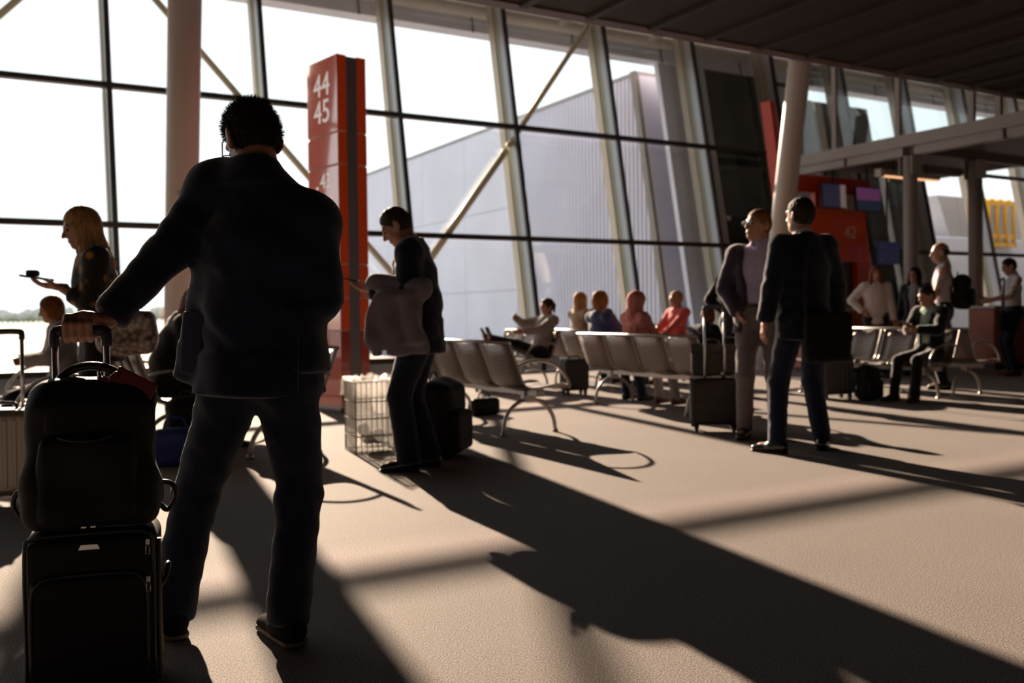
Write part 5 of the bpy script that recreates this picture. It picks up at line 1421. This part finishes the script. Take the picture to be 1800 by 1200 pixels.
# --- blonde woman with tablet
L5, R5 = (-2.40, 5.42, 0), math.radians(116)
J5 = skeleton(1.70, lean=0.02, slouch=0.08, head=(0.10, 0.30, 0), hands={'L': (-0.05, 0.21, 1.22), 'R': (0.11, 0.21, 1.23)},
              elbows={'L': (-0.5, -0.4, -1), 'R': (0.5, -0.4, -1)})
C_flow = mat('cloth_black_yellow_flowers', (0.008, 0.007, 0.008), 0.85, sheen=0.3)
nt, N, L, p = nodes(C_flow)
tc = N.new('ShaderNodeTexCoord'); v_ = N.new('ShaderNodeTexVoronoi'); v_.inputs['Scale'].default_value = 9
L.new(tc.outputs['Object'], v_.inputs['Vector']); r_ = N.new('ShaderNodeValToRGB')
r_.color_ramp.elements[0].color = (0.42, 0.20, 0.02, 1); r_.color_ramp.elements[0].position = 0.20; r_.color_ramp.elements[1].color = (0.008, 0.007, 0.008, 1); r_.color_ramp.elements[1].position = 0.34
L.new(v_.outputs['Distance'], r_.inputs['Fac']); L.new(r_.outputs['Color'], p.inputs['Base Color'])
m5 = person(L5, R5, J5, 'blonde woman in a black flowered top looking at a tablet', {'jacket': C_flow, 'g': 0.010, 'hem': 0.12, 'flare': 0.02, 'collar': False, 'sleeve': 0.62, 'name': 'blouse'},
            {'m': C_black, 'r': 0.95}, {'m': S_black}, ('long', H_blond), res=0.013, hres=0.007, hands={'L': {'d': (0.1, 1, 0.1), 'n': (0.2, 0, 1), 'curl': 0.3}, 'R': {'d': (-0.1, 1, 0.1), 'n': (-0.2, 0, 1), 'curl': 0.3}})
phone(toworld(L5, R5, (0.03, 0.33, 1.275)), R5, 'grey tablet in the blonde woman\'s hands', 0.15, 0.13, 0.18, 'tablet', 'tablet')
cu_ = empty('paper_cup', toworld(L5, R5, (0.03, 0.35, 1.283)), R5, label='dark wallet lying on the blonde woman\'s tablet', cat='wallet')
cu_.name = 'wallet'
MB().box((-0.05, -0.035, 0.0), (0.05, 0.035, 0.035), 0.01, 2).done('leather_body', M_lthblk, cu_)
MB().box((-0.05, -0.037, 0.014), (0.05, 0.0, 0.02), 0.002).done('zip_line', M_chrome, cu_)
# patterned handbag
C_snake = mat('snakeskin', (0.32, 0.26, 0.22), 0.35)
nt, N, L, p = nodes(C_snake)
tc = N.new('ShaderNodeTexCoord'); v_ = N.new('ShaderNodeTexVoronoi'); v_.inputs['Scale'].default_value = 32
L.new(tc.outputs['Object'], v_.inputs['Vector']); r_ = N.new('ShaderNodeValToRGB')
r_.color_ramp.elements[0].color = (0.42, 0.35, 0.31, 1); r_.color_ramp.elements[0].position = 0.25; r_.color_ramp.elements[1].color = (0.10, 0.06, 0.045, 1); r_.color_ramp.elements[1].position = 0.75
L.new(v_.outputs['Distance'], r_.inputs['Fac']); L.new(r_.outputs['Color'], p.inputs['Base Color'])
hb = empty('handbag', (-2.16, 5.20, 0.865), math.radians(6), label='snakeskin handbag hanging from the blonde woman\'s shoulder', cat='bag')
sdf_object('body', [([RBox((0, 0, 0.11), (0.16, 0.06, 0.11), 0.05), Prim((-0.10, 0, 0.03), (0.10, 0, 0.03), (0.05, 0.06), (0.05, 0.06), side=(0, 1, 0), k=0.05)], 0.009, bp_disp)], C_snake, hb)
MB().box((-0.13, -0.062, 0.0), (0.13, 0.062, 0.045), 0.02, 3).done('base_band', mat('bag_tan', (0.26, 0.15, 0.09), 0.5), hb)
b = MB(); b.tube(smooth_path([(-0.12, 0, 0.20), (-0.165, 0.02, 0.34), (-0.21, 0.05, 0.50), (-0.20, 0.10, 0.60), (-0.15, 0.16, 0.50), (-0.02, 0.10, 0.30), (0.06, 0.03, 0.19)]), 0.011, 8); b.done('strap', mat('strap_pale', (0.40, 0.30, 0.25), 0.6), hb)

# --- seated travellers: helper works in the bench's frame
def sit(near_end, idx, facing, H, label, top, legs, shoes, hair, lean=-0.18, slouch=0.1, head=(0, 0.05, 0), hands=None, feet=None, dx=0.0, res=0.016, hres=0.010, eyes=True, skin=SKIN, hd=None, elbows=None, toes=None, fy=0.42, pz=None, glasses=False):
    rz = AZ - math.pi / 2 if facing > 0 else AZ + math.pi / 2
    fw = W3 if facing > 0 else -W3
    loc = Vector((near_end[0], near_end[1], 0)) - N3 * (SPITCH * (idx + 0.5) + dx) + fw * 0.25
    s = H / 1.78
    pv = (0, 0, (0.455 + 0.105 * s) / s if pz is None else pz)
    J = skeleton(H, pelvis=pv, lean=lean, slouch=slouch, head=head, feet=feet or {'R': (0.12, fy * s + 0.08, 0.085), 'L': (-0.12, fy * s + 0.04, 0.085)},
                 hands=hands or {'R': (0.10 * s, 0.36 * s, 0.66), 'L': (-0.10 * s, 0.36 * s, 0.66)}, elbows=elbows or {'R': (0.8, -0.6, -0.5), 'L': (-0.8, -0.6, -0.5)},
                 knees={'R': (0.05, 0.3, 1), 'L': (-0.05, 0.3, 1)}, toes=toes)
    r = person(tuple(loc), rz, J, label, top, legs, shoes, hair, res=res, hres=hres, eyes=eyes, skin=skin, hands=hd, glasses=glasses)
    r['loc'], r['rz'], r['J'] = tuple(loc), rz, J
    return r
BA, BB_, BE1, BC, BP8, BD = (-0.04, 7.58), (1.76, 8.88), (5.08, 10.42), (0.70, 12.75), (1.2, 12.6), (2.77, 13.7)
# the boy on the right
by = sit(BE1, 0, -1, 1.62, 'boy in a dark jacket and mint shirt seated with a phone', {'shirt': C_green, 'jacket': C_black, 'g': 0.016, 'hem': 0.06, 'open': 0.06}, {'m': C_black, 'r': 0.98}, {'m': S_black}, ('short', H_dark),
         head=(-0.25, 0.32, 0), hands={'R': (0.02, 0.33, 0.80), 'L': (-0.08, 0.33, 0.80)}, res=0.014, hres=0.009, slouch=0.22, fy=0.42)
phone(toworld(by['loc'], by['rz'], (-0.03, 0.43, 0.86)), by['rz'], 'phone in the seated boy\'s hands', 0.5)
# pink headscarf and child on the middle bench
sit(BB_, 2, 1, 1.55, 'person in a pink headscarf seen from behind on the bench', {'jacket': C_pink, 'g': 0.014, 'hem': 0.1, 'collar': False, 'name': 'tunic'}, {'m': C_lgrey}, {'m': S_brown}, ('scarf', C_pink), eyes=False, dx=-0.05, lean=-0.1)
sit(BB_, 3, 1, 1.60, 'sitter with golden brown bob and navy striped top', {'jacket': fabric('navy_white_top', (0.03, 0.045, 0.14)), 'g': 0.008, 'hem': 0.1, 'collar': False, 'name': 'sweater'}, {'m': C_jean}, {'m': S_black}, ('bob', H_gold), dx=0.05)
sit(BB_, 0, 1, 1.20, 'small child with brown hair seated beyond the briefcase', {'jacket': C_black2, 'g': 0.01, 'hem': 0.05, 'name': 'coat'}, {'m': C_lgrey}, {'m': S_brown}, ('bob', H_auburn), dx=-0.12, eyes=False, slouch=0.3)
sit(BC, 0, -1, 1.66, 'woman with a dark bun leaning back, boots stretched out', {'jacket': C_lgrey, 'g': 0.014, 'hem': 0.08, 'collar': False, 'name': 'sweater'}, {'m': C_black}, {'m': S_black}, ('bun', H_dark), lean=-0.42, slouch=0.12,
    hands={'R': (0.12, 0.28, 0.98), 'L': (-0.10, 0.30, 0.80)}, feet={'R': (0.08, 0.82, 0.72), 'L': (-0.03, 0.84, 0.74)}, toes={'R': (0.1, 0.35, 0.93), 'L': (-0.1, 0.35, 0.93)}, pz=0.55)
hard_case((-0.33, 12.44, 0), 30, 0.36, 0.24, 0.56, M_charc, 'dark upright case under the reclining woman\'s boots', 0, ribs=False)
sit(BP8, 0, 1, 1.70, 'dark-haired sitter in a dark grey jacket by the window', {'jacket': fabric('dark_slate', (0.035, 0.038, 0.045)), 'g': 0.016, 'hem': 0.08}, {'m': C_jean}, {'m': S_black}, ('short', H_black), eyes=False)
sit(BP8, 1, 1, 1.70, 'fair-haired sitter with a raised arm beside the golden bob', {'jacket': fabric('sand_top', (0.45, 0.33, 0.22)), 'g': 0.01, 'hem': 0.08, 'collar': False, 'name': 'sweater'}, {'m': C_jean}, {'m': S_black}, ('shoulder', H_blond), hands={'R': (0.10, 0.26, 1.15), 'L': (-0.1, 0.3, 0.66)}, eyes=False)
sit(BD, 0, -1, 1.72, 'fair-haired person in a coral red shirt facing the hall', {'jacket': C_coral, 'g': 0.01, 'hem': 0.06, 'collar': False, 'name': 'shirt'}, {'m': C_lgrey}, {'m': S_brown}, ('short', H_blond), head=(-0.3, 0.1, 0))
sit((-2.78, 6.8), 0, 1, 1.66, 'seated woman with auburn hair, black jacket and pale scarf', {'shirt': C_white, 'jacket': C_black, 'g': 0.018, 'hem': 0.05, 'open': 0.06}, {'m': C_black}, {'m': S_black}, ('shoulder', H_auburn), head=(0.1, 0.45, 0), lean=0.12, slouch=0.3)
sit((-2.92, 6.72), 1, -1, 1.50, 'seated red-haired traveller in a light grey top', {'jacket': C_lgrey, 'g': 0.014, 'hem': 0.08, 'collar': False, 'name': 'sweater'}, {'m': C_jean}, {'m': S_black}, ('bob', H_ginger), dx=0.12, head=(-0.1, 0.3, 0), slouch=0.3, hands={'R': (0.05, 0.26, 0.72), 'L': (-0.05, 0.26, 0.72)})

# --- standing travellers in the background
def stand(loc, rz, H, label, top, legs, shoes, hair, res=0.016, hres=0.010, **k):
    pk_ = {q: k.pop(q) for q in ('lean', 'slouch', 'head', 'hands', 'elbows', 'feet', 'toes', 'yaw') if q in k}
    J = skeleton(H, **pk_)
    r = person(loc, math.radians(rz), J, label, top, legs, shoes, hair, res=res, hres=hres, **k)
    r['J'] = J; return r
stand((2.68, 11.2, 0), -50, 1.73, 'woman in black standing with a bent elbow behind the man in glasses', {'jacket': C_black, 'g': 0.012, 'hem': 0.2, 'name': 'coat'}, {'m': C_black}, {'m': S_black}, ('shoulder', H_ginger), hands={'L': (-0.17, 0.06, 1.02)}, elbows={'L': (-1, -0.5, 0)}, eyes=False)
stand((5.53, 14.1, 0), 172, 1.70, 'woman in a white knit top with auburn hair, hand on hip', {'jacket': C_white, 'g': 0.012, 'hem': 0.1, 'collar': False, 'name': 'sweater'}, {'m': C_black}, {'m': S_black}, ('shoulder', H_auburn), hands={'R': (0.20, 0.05, 1.0), 'L': (-0.24, 0.1, 0.85)}, elbows={'R': (1, -0.4, 0)})
stand((6.22, 14.3, 0), 130, 1.68, 'dark-haired woman in a black jacket beside the grey column', {'shirt': C_lgrey, 'jacket': C_black, 'g': 0.014, 'hem': 0.12, 'open': 0.05}, {'m': C_black}, {'m': S_black}, ('shoulder', H_black))
bm_ = stand((5.54, 11.9, 0), 62, 1.89, 'bald man in a pale mauve shirt wearing a black backpack', {'shirt': C_mauve, 'shirt_sleeve': 0.1, 'belt': True, 'shirt_hem': 0.0}, {'m': C_black}, {'m': S_black}, ('bald', H_grey), res=0.014, hres=0.009, head=(0.2, 0.15, 0), hands={'L': (-0.20, 0.22, 0.93), 'R': (0.24, 0.10, 0.88)}, elbows={'L': (-0.5, -1, 0)})
b4 = backpack(toworld((5.54, 11.9, 0), math.radians(62), (0.0, -0.215, 1.02)), 62 , 1.02, 'black backpack worn by the bald man', name='backpack')
fm = stand((7.62, 14.1, 0), 80, 1.80, 'man in a white shirt with phone and shoulder bag at the hall edge', {'shirt': C_whsh, 'shirt_sleeve': 0.1, 'shirt_hem': 0.0, 'belt': True}, {'m': C_jean}, {'m': S_brown}, ('short', H_black), head=(0, 0.35, 0), hands={'L': (-0.1, 0.34, 1.15), 'R': (0.1, 0.34, 1.15)}, elbows={'L': (-0.5, -0.4, -1), 'R': (0.5, -0.4, -1)})
phone(toworld((7.62, 14.1, 0), math.radians(80), (0, 0.46, 1.20)), math.radians(80), 'phone held by the man in the white shirt', 0.4)
sb2 = empty('shoulder_bag', (7.35, 13.75, 0.68), math.radians(20), label='black bag hanging beside the man in the white shirt', cat='bag')
sdf_object('body', [([RBox((0, 0, 0.15), (0.15, 0.05, 0.15), 0.03)], 0.014)], C_black2, sb2)
b = MB(); b.tube(smooth_path([(-0.13, 0, 0.28), (0.0, 0.08, 0.55), (0.17, 0.22, 0.80), (0.22, 0.34, 0.74)]), 0.014, 8); b.done('strap', M_rub, sb2)
# small black holdall standing in for a sitter's shoe beyond the first bench
hd_ = empty('holdall', (-0.30, 9.55, 0), math.radians(30), label='small black holdall in place of a shoe on the floor beyond the first bench', cat='bag')
sdf_object('body', [([RBox((0, 0, 0.09), (0.16, 0.08, 0.09), 0.05), Cut((0, 0, 0.003), (0, 0, -1))], 0.011, bp_disp)], M_nylon, hd_)
b = MB(); b.tube(smooth_path([(-0.07, 0, 0.17), (-0.04, 0, 0.23), (0.04, 0, 0.23), (0.07, 0, 0.17)]), 0.008, 8); b.done('carry_handle', M_rub, hd_)
